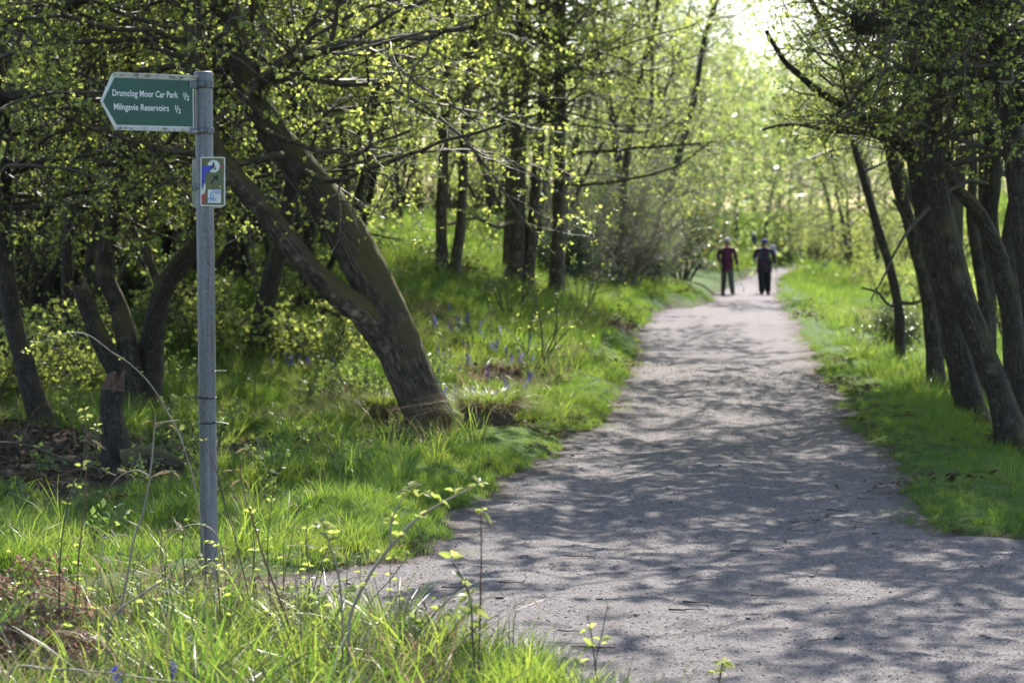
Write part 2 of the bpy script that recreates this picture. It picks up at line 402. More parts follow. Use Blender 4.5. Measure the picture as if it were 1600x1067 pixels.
def grassy(x, y):
    """0 bare or leaf litter, 1 full grass"""
    g = inside(x, y); e = np.clip(-g, 0, 50)
    left = x < np.interp(y, YL, XL) + 1.5
    n = fbm(x * 0.45, y * 0.3, 41)
    m = np.where(left, sstep(-0.30, 0.25, n * 1.5 + 0.72 - 0.17 * e * (1 - .55 * sstep(26, 40, y))), sstep(-.5, .0, n + 0.8 - 0.03 * e))
    for tx, ty in TRUNKS: m = m * sstep(.22, .55, np.hypot(x - tx, (y - ty) * .8) + .25 * vnoise(x * 4, y * 4, 44))
    return np.where(g > -0.02, 0, m)
xs = np.unique(np.concatenate([np.linspace(-8, 9, 150), -8 - np.geomspace(.3, 420, 34), 9 + np.geomspace(.3, 420, 34)]))
ys = np.unique(np.concatenate([np.linspace(-14, 6, 22), np.linspace(6, 30, 200), 30 + np.geomspace(.2, 560, 110)]))
tag(grid_mesh(xs, ys, H, tint=grassy, name='ground', material=M_GROUND), kind='structure')
def path_piece():
    mb = MB(); n0 = 0
    for xs_, ys_ in ((np.arange(-8.5, 9.01, 0.05), np.arange(5, 30.001, 0.05)), (np.arange(0.5, 9, 0.1), np.arange(30, 60.01, 0.2)), (np.arange(3.5, 70, 0.3), np.arange(60, 150.1, 0.6))):
        X, Y = np.meshgrid(xs_, ys_); Z = path_z(X, Y)
        k = (inside(X, Y) > -0.12).ravel(); nx, ny = len(xs_), len(ys_)
        i = (np.arange(ny - 1)[:, None] * nx + np.arange(nx - 1)[None]).ravel()
        F = np.stack([i, i + 1, i + nx + 1, i + nx], 1); F = F[k[F].any(axis=1)]
        V = np.stack([X, Y, Z], -1).reshape(-1, 3); used = np.zeros(len(V), bool); used[F.ravel()] = True
        mp = np.cumsum(used) - 1
        mb.add(V[used], mp[F], tint=sstep(-.05, .55, inside(V[used][:, 0], V[used][:, 1])))
    return mb.build('gravel_path', M_PATH)
tag(path_piece(), kind='structure')

# ------------------------------------------------------------------ scattering of uncountable stuff (grass, litter, gravel)
def scatter_group(srcs):
    c = bpy.data.collections.new('scatter_source')
    for o in srcs: c.objects.link(o)
    g = bpy.data.node_groups.new('scatter', 'GeometryNodeTree')
    g.interface.new_socket('Geometry', in_out='INPUT', socket_type='NodeSocketGeometry')
    g.interface.new_socket('Geometry', in_out='OUTPUT', socket_type='NodeSocketGeometry')
    N = g.nodes.new; L = g.links.new
    gi, go = N('NodeGroupInput'), N('NodeGroupOutput')
    ci = N('GeometryNodeCollectionInfo'); ci.inputs[0].default_value = c
    ci.inputs['Separate Children'].default_value = True; ci.inputs['Reset Children'].default_value = True
    iop = N('GeometryNodeInstanceOnPoints'); iop.inputs['Pick Instance'].default_value = True
    ar = N('GeometryNodeInputNamedAttribute'); ar.data_type = 'FLOAT_VECTOR'; ar.inputs[0].default_value = 'rot'
    as_ = N('GeometryNodeInputNamedAttribute'); as_.data_type = 'FLOAT_VECTOR'; as_.inputs[0].default_value = 'scl'
    ai = N('GeometryNodeInputNamedAttribute'); ai.data_type = 'INT'; ai.inputs[0].default_value = 'idx'
    L(gi.outputs[0], iop.inputs['Points']); L(ci.outputs[0], iop.inputs['Instance'])
    L(ai.outputs[0], iop.inputs['Instance Index']); L(ar.outputs[0], iop.inputs['Rotation']); L(as_.outputs[0], iop.inputs['Scale'])
    L(iop.outputs[0], go.inputs[0]); return g
def scatter(name, P, rot, scl, srcs, label=None, cat=None, group=None):
    n = len(P); me = bpy.data.meshes.new(name); me.vertices.add(n)
    me.vertices.foreach_set('co', np.asarray(P, np.float32).ravel())
    a = me.attributes.new('rot', 'FLOAT_VECTOR', 'POINT'); a.data.foreach_set('vector', np.asarray(rot, np.float32).ravel())
    a = me.attributes.new('scl', 'FLOAT_VECTOR', 'POINT'); a.data.foreach_set('vector', np.asarray(scl, np.float32).ravel())
    a = me.attributes.new('idx', 'INT', 'POINT'); a.data.foreach_set('value', rng.integers(0, len(srcs), n).astype(np.int32))
    o = link(name, me); md = o.modifiers.new('scatter', 'NODES'); md.node_group = scatter_group(srcs)
    return tag(o, label, cat, group, 'stuff')
def src(name, me): return bpy.data.objects.new(name, me)

def blade_mesh(name, n, rad, h, wdt, bend, material, seg=4, lean=0.25):
    ph = rng.random(n) * 2 * np.pi; rr = rad * np.sqrt(rng.random(n))
    base = np.stack([rr * np.cos(ph), rr * np.sin(ph), np.full(n, -0.02)], 1)
    a = ph + rng.normal(size=n) * 0.9
    out = np.stack([np.cos(a), np.sin(a), np.zeros(n)], 1); sd = np.stack([-np.sin(a), np.cos(a), np.zeros(n)], 1)
    hh = h * (0.45 + 0.75 * rng.random(n)); bd = bend * (0.3 + rng.random(n)); ln = lean * rng.random(n)
    t = np.linspace(0, 1, seg)
    tw = rng.normal(size=n) * 0.8
    P = base[:, None] + out[:, None] * (hh[:, None] * (ln[:, None] * t + bd[:, None] * t ** 2.2))[..., None] + np.array([0, 0, 1.0]) * (hh[:, None] * (t - 0.35 * bd[:, None] * t ** 2.4))[..., None]
    wv = (wdt * (0.6 + 0.7 * rng.random(n)))[:, None] * (1 - t ** 1.6 * 0.96)
    s2 = norm(sd[:, None] * np.cos(tw)[:, None, None] + out[:, None] * np.sin(tw)[:, None, None])
    V = np.stack([P - s2 * wv[..., None], P + s2 * wv[..., None]], 2).reshape(-1, 3)
    i = (np.arange(n)[:, None] * seg * 2 + np.arange(seg - 1)[None] * 2).ravel()
    F = np.stack([i, i + 1, i + 3, i + 2], 1)
    tint = np.repeat(rng.random(n), seg * 2)
    return MB().add(V, F, 0, tint=tint).mesh(name, material)
def points(n, x0, x1, y0, y1):
    return x0 + (x1 - x0) * rng.random(n), y0 + (y1 - y0) * rng.random(n)
def view_x(y, m0=-130, m1=1730): return (m0 - 800) / FPX * y, (m1 - 800) / FPX * y

TUFT = [src('tuft', blade_mesh('tuft', 30, 0.09, 0.17, 0.0032, 0.55, M_GRASS)) for _ in range(6)]
TUFTL = [src('tuft', blade_mesh('long_tuft', 34, 0.09, 0.34, 0.0038, 0.6, M_GRASS, seg=6)) for _ in range(5)]
TUFTF = [src('long_tuft', blade_mesh('near_tuft', 22, 0.10, 0.36, 0.0052, 0.75, M_GRASS, seg=7)) for _ in range(6)]
TUFTD = [src('tuft', blade_mesh('dry_tuft', 22, 0.10, 0.22, 0.0028, 0.9, M_STRAW, seg=5)) for _ in range(4)]

def grass_field(name, n, y0, y1, dens, srcs, sc, mask, label=None):
    """rejection-sampled over the visible wedge"""
    y = y0 + (y1 - y0) * rng.random(n); a, b = view_x(y); x = a + (b - a) * rng.random(n)
    keep = rng.random(n) < mask(x, y) * np.minimum(1, (b - a) / (view_x(y1)[1] - view_x(y1)[0]) * dens(y))
    x, y = x[keep], y[keep]; m = len(x)
    z = H(x, y)
    s = sc(x, y) * (0.65 + 0.7 * rng.random(m))
    rot = np.stack([rng.normal(size=m) * .12, rng.normal(size=m) * .12, rng.random(m) * 6.28], 1)
    scl = np.stack([s, s, s * (0.8 + 0.4 * rng.random(m))], 1)
    return scatter(name, np.stack([x, y, z], 1), rot, scl, srcs)

def side_left(x, y): return x < np.interp(y, YL, XL) + 1.0
dd = lambda y: 1.0
# lush grass, left bank and wood floor
def hmod(x, y): 
    e = np.clip(-inside(x, y), 0, 9)
    return 0.30 + 0.42 * sstep(0.05, 0.9, e) + 0.75 * np.clip(vnoise(x * 1.1, y * 0.8, 51), -.4, 1) + .45 * vnoise(x * 2.7, y * 2.0, 52) * sstep(.1, .6, e)
grass_field('grass', 60000, 12.0, 26, dd, TUFT, lambda x, y: np.clip(hmod(x, y), .22, 2) * (1 - .6 * np.exp(-((x + .45) / .9) ** 2 - ((y - 19.2) / 1.8) ** 2)), lambda x, y: grassy(x, y) * side_left(x, y) * (y > 12.1))
grass_field('grass', 60000, 26, 62, lambda y: 1, TUFT, lambda x, y: hmod(x, y) * 1.5, lambda x, y: grassy(x, y) * side_left(x, y))
grass_field('grass', 60000, 13, 34, dd, TUFT, lambda x, y: np.clip(hmod(x, y), .22, 2) * .72, lambda x, y: grassy(x, y) * (~side_left(x, y)))
grass_field('grass', 60000, 34, 120, dd, TUFT, lambda x, y: hmod(x, y) * (1.1 + (y - 34) / 60), lambda x, y: grassy(x, y) * (~side_left(x, y)))
grass_field('grass', 14000, 16, 60, dd, TUFTL, lambda x, y: 0.9 + 0 * x, lambda x, y: grassy(x, y) * sstep(-.1, .25, vnoise(x * .8, y * .5, 61)) * (inside(x, y) < -.5))
grass_field('grass', 5200, 12.3, 23, dd, TUFTL, lambda x, y: .45 + .5 * rng.random(len(x)), lambda x, y: grassy(x, y) * side_left(x, y) * sstep(-.05, .3, fbm(x * 1.2, y * .9, 63)) * (inside(x, y) < -.35) * (np.hypot(x + .45, y - 19.2) > 1.1))
grass_field('grass', 26000, 95, 190, dd, TUFTL, lambda x, y: 2.2 + 0 * x, lambda x, y: (inside(x, y) < -.5) * 1.0)
# tufts, litter creeping in along the path's edges
def edge_mask(x, y): g = inside(x, y); return (g > -.15) * (g < .22) * sstep(.0, .3, fbm(x * 2.2, y * 1.6, 64)) * (y > 12.3)
grass_field('grass', 60000, 12.3, 40, dd, TUFT, lambda x, y: .30 + .25 * rng.random(len(x)), lambda x, y: .8 * edge_mask(x, y))
# foreground long grass
def fmask(x, y): return (inside(x, y) < -0.03) * (x < 2)
grass_field('grass', 3400, 6.6, 11.2, dd, TUFTF, lambda x, y: (0.55 + 0.4 * sstep(0, .8, -inside(x, y)) + .5 * vnoise(x * 1.7, y * 1.7, 55)) * (1.05 - .50 * sstep(8.8, 10.6, y)), lambda x, y: fmask(x, y) * sstep(-.35, .1, vnoise(x * 1.3, y * 1.3, 56)))
grass_field('grass', 1800, 6.6, 11.2, dd, TUFT, lambda x, y: 0.95 - .45 * sstep(8.6, 10.2, y), fmask)
grass_field('dry_grass', 1500, 6.6, 11.4, dd, TUFTD, lambda x, y: 1.35 - .35 * sstep(8.6, 10.2, y), lambda x, y: fmask(x, y) * (x < -.35 + .3 * vnoise(x * 3, y * 3, 7)))
grass_field('dry_grass', 9000, 16, 110, dd, TUFTD, lambda x, y: 1.2 + .02 * (y - 16), lambda x, y: sstep(.05, .3, vnoise(x * .35, y * .16, 71)) * (inside(x, y) < -1.4))

grass_field('dry_grass', 9000, 20, 46, dd, TUFTD, lambda x, y: 1.1 + 0 * x, lambda x, y: .75 * sstep(-.15, .2, vnoise(x * .9, y * .35, 72)) * side_left(x, y) * (inside(x, y) < -.5))
def leafy_tuft(mat_, size, h):
    mb = MB(); n = 7; a = rng.random(n) * 6.28; t = np.linspace(0, 1, 5)
    P = np.stack([np.cos(a)[:, None] * .16 * t ** 1.3 * (.3 + rng.random((n, 1))), np.sin(a)[:, None] * .16 * t ** 1.3 * (.3 + rng.random((n, 1))), h * t * (.5 + .6 * rng.random((n, 1))) - .02], 2)
    V, F, uv = tubes(P, np.full((n, 5), .0022), 3); mb.add(V, F, 1)
    V, F, tn = leaf_quads(P, 9, size, .25); mb.add(V, F, 0, tint=tn, smooth=False)
    return mb.mesh('leafy_tuft', [mat_, M_TWIG])
LEAFY = [src('leafy_tuft', leafy_tuft(M_UNDER, .042, .26)) for _ in range(3)] + [src('leafy_tuft', leafy_tuft(M_UNDER, .036, .20)) for _ in range(3)]
grass_field('undergrowth', 11000, 12.4, 60, dd, LEAFY, lambda x, y: .8 + .012 * (y - 12), lambda x, y: side_left(x, y) * (inside(x, y) < -.9) * sstep(-.3, -1.6, x + .04 * (20 - y)) * (np.hypot(x + .55, (y - 20.2) * .7) > .75) * sstep(-.05, .25, vnoise(x * .7, y * .5, 81) + .022 * (np.interp(y, YL, XL) - x - 2)))
grass_field('undergrowth', 900, 8.4, 11.2, dd, LEAFY, lambda x, y: .55 + 0 * x, lambda x, y: fmask(x, y) * (inside(x, y) < -.15) * sstep(-.1, .2, vnoise(x * 1.5, y * 1.5, 82)))
# leaf litter on the wood floor
def litter_mesh():
    n = 26; c = np.stack([rng.normal(size=n) * .09, rng.normal(size=n) * .09, .004 + .02 * rng.random(n)], 1)
    a = rng.random(n) * 6.28; ax = norm(np.stack([np.cos(a), np.sin(a), rng.normal(size=n) * .35], 1)); sd = norm(np.cross(ax, np.array([0, 0, 1.]) + rng.normal(size=(n, 3)) * .3))
    s = (.013 + .017 * rng.random(n))[:, None]; up = np.array([0, 0, 1.])
    V = np.stack([c - ax * s, c + sd * s * .6 + up * s * .35, c + ax * s, c - sd * s * .6 + up * s * .25], 1).reshape(-1, 3)
    return MB().add(V, np.arange(n * 4).reshape(-1, 4), 0, tint=np.repeat(rng.random(n), 4)).mesh('litter', M_LITTER)
LIT = [src('litter', litter_mesh()) for _ in range(5)]
grass_field('leaf_litter', 26000, 12, 60, dd, LIT, lambda x, y: 1.0 + .02 * (y - 12), lambda x, y: (1.03 - grassy(x, y)) * (inside(x, y) < -.12))

grass_field('leaf_litter', 30000, 9, 34, dd, LIT, lambda x, y: .8 + 0 * x, lambda x, y: (inside(x, y) > -.2) * (inside(x, y) < .35) * sstep(-.05, .3, fbm(x * 1.7, y * 1.2, 65)) * .35)
# gravel on the path
def pebble(s=1.0, sub=1):
    bm = bmesh.new(); bmesh.ops.create_icosphere(bm, subdivisions=sub, radius=s)
    for v in bm.verts: v.co *= 0.75 + 0.5 * random.random(); v.co.z *= 0.5
    me = bpy.data.meshes.new('pebble'); bm.to_mesh(me); bm.free(); me.materials.append(M_STONE); return me
M_PEB2 = plain('pale_stone', (.26, .24, .235), 0.85, vary=0.4, scale=60)
PEB = [src('pebble', pebble()) for _ in range(4)]
for k in range(3):
    m_ = pebble(); m_.materials.clear(); m_.materials.append(M_PEB2); PEB.append(src('pebble', m_))
n = 70000; y = 8.2 + 24 * rng.random(n) ** 1.7; a, b = view_x(y, 200, 1650); x = a + (b - a) * rng.random(n)
k = inside(x, y) > -0.15; x, y = x[k], y[k]; s = 0.0022 + 0.0060 * rng.random(len(x)) ** 4 + .0002 * (y - 8)
scatter('gravel', np.stack([x, y, path_z(x, y) + s * .1], 1), np.stack([rng.normal(size=len(x)) * .3, rng.normal(size=len(x)) * .3, rng.random(len(x)) * 6.28], 1), np.stack([s, s, s], 1), PEB)
# ------------------------------------------------------------------ trees
NTREE = [0]
def extend_up(P, W, top, wob=0.35):
    """carry a stem on above the frame to a height, tapering"""
    P = [np.array(p, float) for p in P]; W = list(W)
    d = norm(P[-1] - P[-2]); z0 = P[-1][2]
    n = max(2, int((top - z0) / 0.9))
    for k in range(n):
        d = norm(d * 0.75 + np.array([0, 0, .35]) + rng.normal(size=3) * .16 * wob / .35)
        P.append(P[-1] + d * (top - z0) / n * 1.05)
        W.append(W[len(W) - 1] * (0.86 if k < n - 1 else 0.5))
    return P, W
def px_stem(pts, Y, ground=True):
    """pixel trace (x, y, width[, depth offset]) at depth Y -> points, radii"""
    P, W = [], []
    for p in pts:
        dy = p[3] if len(p) > 3 else 0.0
        P.append(at(p[0], p[1], Y + dy)); W.append(p[2] / FPX * (Y + dy) / 2)
    if ground:
        g = H1(P[0][0], P[0][1])
        if P[0][2] > g - 0.05:                      # root the stem in the ground
            d = P[0] - P[1]; f = (P[0][2] - g + 0.12) / max(0.2, -norm(d)[2])
            P[0] = P[0] + norm(d) * min(f, 0.8); P[0][2] = min(P[0][2], g - .1)
    return P, W
def prune(P, q, keepout):
    """leave out branches that would hang across the view along the path or poke towards the camera"""
    if not keepout: return P, q
    x, y = pix(P); Y = P[..., 1]
    bad = ((x > 985) & (x < 1345) & (y > 262) & (Y < 80)) | (Y < 14.2) | ((x > 600) & (x < 1010) & (y > 415) & (Y < 60)) | ((x > 1300) & (y > 520) & (Y < 30)) | (P[..., 2] < .5)
    if keepout == 'right': bad |= (x < 1195) & (y > 25)
    if keepout == 'high': bad |= (y > -12) & (x > -60) & (x < 1660)
    thin = (((x > 1345) & (y > 285)) | ((x < 1000) & (y > 395))) & (Y < 36)
    k = ~bad.any(axis=1) & (~thin.any(axis=1) | (rng.random(len(P)) < .22))
    return P[k], q[k]
def crown_pass(mb, stems, n1, hlo, hhi, len1, leafn, lsize, ang, grav, n2, n3, l2, l3, bias, droop, extra, keepout, rr=.42, cap=.028):
    per = max(1, int(round(n1 / max(1, len(stems)))))
    L1s = []
    for (P, r) in stems:
        z = P[:, 2]
        ok = np.nonzero((z > hlo) & (z < hhi))[0]
        if len(ok) < 3: continue
        a, b = ok[0], ok[-1]
        Q, q = grow(P[None, a:b + 1], r[None, a:b + 1], per, 0, 1, ang, len1, 9, grav, .19, rr, bias, .2, tpow=1.0, lenfall=.4)
        q = np.minimum(q, cap * np.linspace(1, .25, 9))
        L1s.append(prune(Q, q, keepout))
    for (P, r) in extra:
        Q, q = resample(P, r, .25); Q2 = np.stack([np.interp(np.linspace(0, 1, 9), np.linspace(0, 1, len(Q)), Q[:, k]) for k in range(3)], 1)
        L1s.append((Q2[None], np.interp(np.linspace(0, 1, 9), np.linspace(0, 1, len(q)), q)[None]))
    if not L1s or not sum(len(a) for a, _ in L1s): return
    P1 = np.concatenate([a for a, _ in L1s]); R1 = np.concatenate([b for _, b in L1s])
    ng = len(P1) - len(extra)
    if ng: V, F, uv = tubes(P1[:ng], R1[:ng], 5); mb.add(V, F, 0, uv=uv)
    L1len = np.linalg.norm(P1[:, -1] - P1[:, 0], axis=1)[:, None]
    P2, R2 = prune(*grow(P1, R1, n2, .15, 1, 50, np.maximum(L1len * l2, .5), 6, grav * .6, .22, .6, None, .25), keepout)
    if not len(P2): return
    V, F, uv = tubes(P2, R2, 3); mb.add(V, F, 0, uv=uv)
    P3, R3 = prune(*grow(P2, R2, n3, .12, 1, 50, l3 * np.ones((len(P2), 1)), 4, 0.0, .28, .6, None, .4, lenfall=.3), keepout)
    if not len(P3): return
    V, F, uv = tubes(P3, np.maximum(R3, .0013), 3); mb.add(V, F, 0, uv=uv)
    V, F, tn = leaf_quads(P3, leafn, lsize, .1, droop); mb.add(V, F, 1, tint=tn, smooth=False)
    V, F, tn = leaf_quads(P2, max(1, leafn // 2), lsize, .3, droop); mb.add(V, F, 1, tint=tn, smooth=False)
def crown_mesh(name, stems, n1, hlo, hhi, len1, leafn, lsize, leafmat, barkmat, ang=68, grav=-0.02, n2=6, n3=5, l2=.5, l3=.42, bias=None, droop=.1, extra=(), keepout=False, high=None):
    """limbs, branches and twigs with small leaves along them, grown from stems [(P,R)...]; high: a looser upper crown out of view, shaped to shade the path"""
    mb = MB()
    crown_pass(mb, stems, n1, hlo, hhi, len1, leafn, lsize, ang, grav, n2, n3, l2, l3, bias, droop, extra, keepout)
    if high:
        crown_pass(mb, stems, high.get('n1', 16), hhi, 40, high.get('len1', 3.6), high.get('leafn', 14), high.get('lsize', .10), 62, .0, 5, 5, .36, .5, high.get('bias'), .1, (), 'high', .65, .055)
    return mb.mesh(name, [barkmat, leafmat])

def tree(name, label, Y, traces, top=9, group=None, bark=None, limbs=(), sides=18, flare=.5, rough=1.0, cat='tree', **kw):
    bark = bark or M_BARK
    stems, root = [], None
    parts = []
    for i, tr in enumerate(traces):
        P, W = px_stem(tr['p'], Y)
        if tr.get('up', True): P, W = extend_up(P, W, tr.get('top', top))
        NTREE[0] += 1
        V, F, uv, Q, r = bark_tube(np.array(P), W, tr.get('step', .09), sides, NTREE[0] * 1.37, flare if tr.get('flare', i == 0) else 0, rough)
        if root is None: root = np.array([Q[0][0], Q[0][1], H1(Q[0][0], Q[0][1])])
        mb = MB().add(V, F, 0, uv=uv); mats_ = [bark]
        if tr.get('broken'):
            n = len(V); ring = V[n - sides:]; c = ring.mean(0); dirn = norm(Q[-1] - Q[-2])
            spike = ring + dirn * (0.02 + .10 * rng.random((sides, 1))); cc = c + dirn * .02
            VV = np.concatenate([ring, spike, cc[None]]); k = np.arange(sides); k2 = (k + 1) % sides
            mb.add(VV, np.stack([k, k2, sides + k2, sides + k], 1), 1, smooth=False)
            mb.add(VV, np.stack([sides + k, sides + k2, np.full(sides, 2 * sides)], 1), 1, smooth=False); mats_ = [bark, bark]
        parts.append((mb, mats_))
        if tr.get('crown', True) and not tr.get('broken'): stems.append((Q, r))
    e = empty(name, root, label, cat, group); off = -root
    for mb, ms in parts:
        mb.V = [v + off for v in mb.V]; mb.build('trunk', ms, e)
    ex = []
    for lp in limbs:
        P = [at(p[0], p[1], Y + (p[3] if len(p) > 3 else 0)) for p in lp]; W = [p[2] / FPX * Y / 2 for p in lp]
        NTREE[0] += 1; Q0, W = resample(P, W, .22); jt = np.arange(len(Q0))
        P = Q0 + .045 * sstep(0, 3, jt)[:, None] * np.stack([vnoise(jt * .8, jt * 0 + NTREE[0] * 3.3, k) for k in (1, 2, 3)], 1)
        V, F, uv, Q, r = bark_tube(np.array(P), W, .07, 9, NTREE[0] * 1.7, 0, 1.1)
        MB().add(V + off, F, 0, uv=uv).build('limb', bark, e); ex.append((np.array(P), np.array(W)))
    if kw.get('n1', 1) and stems:
        ztop = 1.7 + 365 / FPX * Y + .7; sgn = 1 if traces[0]['p'][0][0] < 1200 else -1
        cm = crown_mesh('crown', stems, kw.get('n1', 40), kw.get('hlo', 1.9), ztop, kw.get('len1', 2.6), kw.get('leafn', 9), kw.get('lsize', .044),
                        kw.get('leaf', M_LEAF), M_TWIG, kw.get('ang', 72), kw.get('grav', -.03), kw.get('n2', 7), kw.get('n3', 5), kw.get('l2', .5), kw.get('l3', .4), kw.get('bias'), extra=ex,
                        keepout=True if sgn > 0 else 'right', high=dict(n1=kw.get('nh', 17 if sgn > 0 else 16), len1=kw.get('lenh', 4.2), leafn=11, bias=(sgn * .8, 0, -.05)))  # upper limbs biased sideways so their shade falls in bands across the path
        o = link('crown', cm, e); o.location = off
    return e
T = lambda *p, **k: dict(p=list(p), **k)

# --- left of the path
tree('leaning_tree', 'large mossy tree leaning left over the bank, its trunk forked into two by the path', 21, [
    T((692, 702, 88), (670, 650, 72), (646, 595, 74), (619, 530, 77), (593, 465, 66), (562, 410, 67), (530, 350, 62), (500, 300, 57, .05), (466, 258, 53, .1), (430, 213, 50, .2), (395, 150, 43, .3), (370, 80, 42, .4), (350, 0, 40, .5), step=.04),
    T((620, 548, 46, -.05), (582, 506, 48, -.12), (540, 470, 42, -.2), (486, 424, 37, -.3), (450, 378, 34, -.38), (418, 336, 33, -.45), (373, 284, 31, -.5), (338, 238, 30, -.5), (312, 160, 34, -.4), (300, 60, 32, -.3), (298, 0, 30, -.3), step=.05)],
    top=9.5, bark=M_BARKM, sides=36, flare=.45, rough=.9, limbs=[
    [(440, 243, 14, -.1), (425, 245, 13, -.25), (390, 255, 12, -.4), (350, 258, 12, -.5), (300, 243, 12, -.6), (240, 232, 12, -.7), (180, 205, 10, -.9), (120, 190, 8, -1), (60, 160, 5, -1.2)],
    [(410, 200, 10, .1), (450, 221, 8, -.5), (500, 235, 7, -1.1), (545, 240, 6, -1.6), (590, 226, 5, -2), (640, 205, 4, -2.4)],
    [(470, 265, 12, 0), (520, 285, 8, -.6), (565, 268, 7, -1.2), (640, 240, 6, -1.8), (720, 215, 5, -2.3), (790, 190, 3, -2.6)],
    [(390, 140, 22, .2), (460, 95, 18, -.6), (540, 70, 14, -1.5), (640, 60, 10, -2.4), (740, 40, 7, -3.2)]],
    n1=46, len1=3.4, hlo=2.6, leafn=10, leaf=M_LEAF, grav=-.05, bias=(.15, -.1, 0))
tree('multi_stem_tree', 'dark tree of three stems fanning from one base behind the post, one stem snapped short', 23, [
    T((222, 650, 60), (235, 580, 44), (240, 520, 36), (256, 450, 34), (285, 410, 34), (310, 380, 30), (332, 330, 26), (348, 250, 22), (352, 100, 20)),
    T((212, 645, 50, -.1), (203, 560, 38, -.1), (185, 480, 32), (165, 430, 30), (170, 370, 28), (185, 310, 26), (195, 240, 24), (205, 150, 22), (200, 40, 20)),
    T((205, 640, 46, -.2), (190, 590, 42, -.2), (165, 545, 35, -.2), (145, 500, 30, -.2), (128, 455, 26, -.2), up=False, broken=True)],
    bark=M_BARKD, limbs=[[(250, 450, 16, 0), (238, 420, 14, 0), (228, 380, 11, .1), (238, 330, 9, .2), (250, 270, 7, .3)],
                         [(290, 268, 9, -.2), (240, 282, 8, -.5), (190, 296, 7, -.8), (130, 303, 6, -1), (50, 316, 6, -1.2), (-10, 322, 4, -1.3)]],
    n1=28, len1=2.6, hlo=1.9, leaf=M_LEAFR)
tree('twisted_tree', 'crooked dark tree with ridged bark standing between the post and the leaning tree', 27, [
    T((398, 600, 46), (406, 545, 38), (414, 480, 34), (428, 420, 32), (445, 360, 28), (456, 290, 25), (465, 200, 23), (470, 100, 21), (480, 0, 18))],
    bark=M_BARKD, n1=28, len1=2.6, hlo=1.9)
tree('slanting_tree', 'dark slender tree slanting towards the left edge above the bramble canes', 22, [
    T((78, 695, 50), (56, 630, 36), (40, 570, 31), (20, 500, 30), (10, 430, 28), (4, 350, 28), (6, 250, 27), (0, 150, 27), (-15, 40, 25))],
    bark=M_BARKD, limbs=[[(4, 148, 20, 0), (50, 146, 18, -.4), (100, 148, 17, -.8), (155, 152, 16, -1.2), (215, 166, 12, -1.5), (260, 190, 7, -1.7)],
                         [(-6, 30, 30, -.2), (40, 20, 30, -.8), (90, 8, 26, -1.4), (140, -10, 22, -2)],
                         [(2, 300, 9, -.1), (28, 262, 8, -.4), (60, 228, 7, -.7), (110, 200, 5, -1)]],
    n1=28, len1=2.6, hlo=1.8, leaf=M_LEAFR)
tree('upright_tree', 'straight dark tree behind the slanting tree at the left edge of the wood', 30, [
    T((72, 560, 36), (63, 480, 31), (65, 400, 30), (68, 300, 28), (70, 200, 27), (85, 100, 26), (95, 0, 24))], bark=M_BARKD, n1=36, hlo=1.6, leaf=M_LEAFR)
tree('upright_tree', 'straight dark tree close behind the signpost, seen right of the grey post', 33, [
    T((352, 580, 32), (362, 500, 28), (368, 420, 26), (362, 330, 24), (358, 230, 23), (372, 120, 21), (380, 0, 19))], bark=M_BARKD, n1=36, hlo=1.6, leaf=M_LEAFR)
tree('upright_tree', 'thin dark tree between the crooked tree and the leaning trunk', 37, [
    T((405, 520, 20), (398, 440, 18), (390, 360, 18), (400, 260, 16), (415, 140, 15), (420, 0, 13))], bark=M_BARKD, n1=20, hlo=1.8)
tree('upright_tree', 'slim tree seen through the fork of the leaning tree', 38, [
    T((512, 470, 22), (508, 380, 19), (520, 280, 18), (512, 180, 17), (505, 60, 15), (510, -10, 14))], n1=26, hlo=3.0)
tree('twin_tree', 'pair of slim brown trunks from one base on the sunny grass bank', 38, [
    T((690, 462, 26), (690, 400, 20), (690, 330, 18), (694, 220, 17), (700, 100, 16), (702, 0, 15)),
    T((706, 466, 24), (713, 400, 17), (720, 350, 16), (724, 270, 15), (730, 160, 14), (745, 40, 12))], n1=40, len1=2.8, hlo=3.4, nh=10, lenh=4.5, leaf=M_LEAF)
tree('forked_tree', 'tall brown tree with two close trunks at the head of the grass bank', 42, [
    T((797, 455, 34), (808, 400, 28), (808, 300, 26), (812, 200, 25), (816, 100, 24), (815, 0, 22)),
    T((826, 440, 20), (834, 330, 18), (842, 230, 17), (850, 130, 16), (848, 0, 14))], n1=44, len1=3.4, hlo=3.5, nh=11, lenh=6.0, leaf=M_LEAF,
    limbs=[[(812, 340, 8, 0), (780, 355, 7, -.3), (740, 340, 6, -.8), (700, 350, 4, -1.2)]])
tree('tall_tree', 'straight mossy brown trunk right of the forked pair, long low branch reaching towards the path', 42, [
    T((870, 420, 26), (873, 350, 21), (874, 250, 20), (875, 150, 19), (874, 50, 18), (876, -10, 17))], n1=44, len1=3.8, hlo=3.5, nh=11, lenh=6.0, bark=M_BARKM,
    limbs=[[(874, 285, 6, 0), (905, 290, 5, -.5), (950, 285, 5, -.9), (1000, 278, 5, -1.2), (1045, 266, 4, -1.4), (1080, 246, 3, -1.5), (1110, 222, 2, -1.6)],
           [(874, 240, 7, 0), (930, 238, 6, -.8), (1000, 232, 5, -1.6), (1060, 226, 4, -2), (1120, 222, 3, -2.2)]], leaf=M_LEAF)
tree('slender_tree', 'slender dark stem standing just left of the forked pair', 44, [
    T((792, 440, 16), (794, 360, 14), (795, 280, 13), (790, 180, 13), (785, 60, 11))], n1=16, len1=2.4, hlo=3.5)

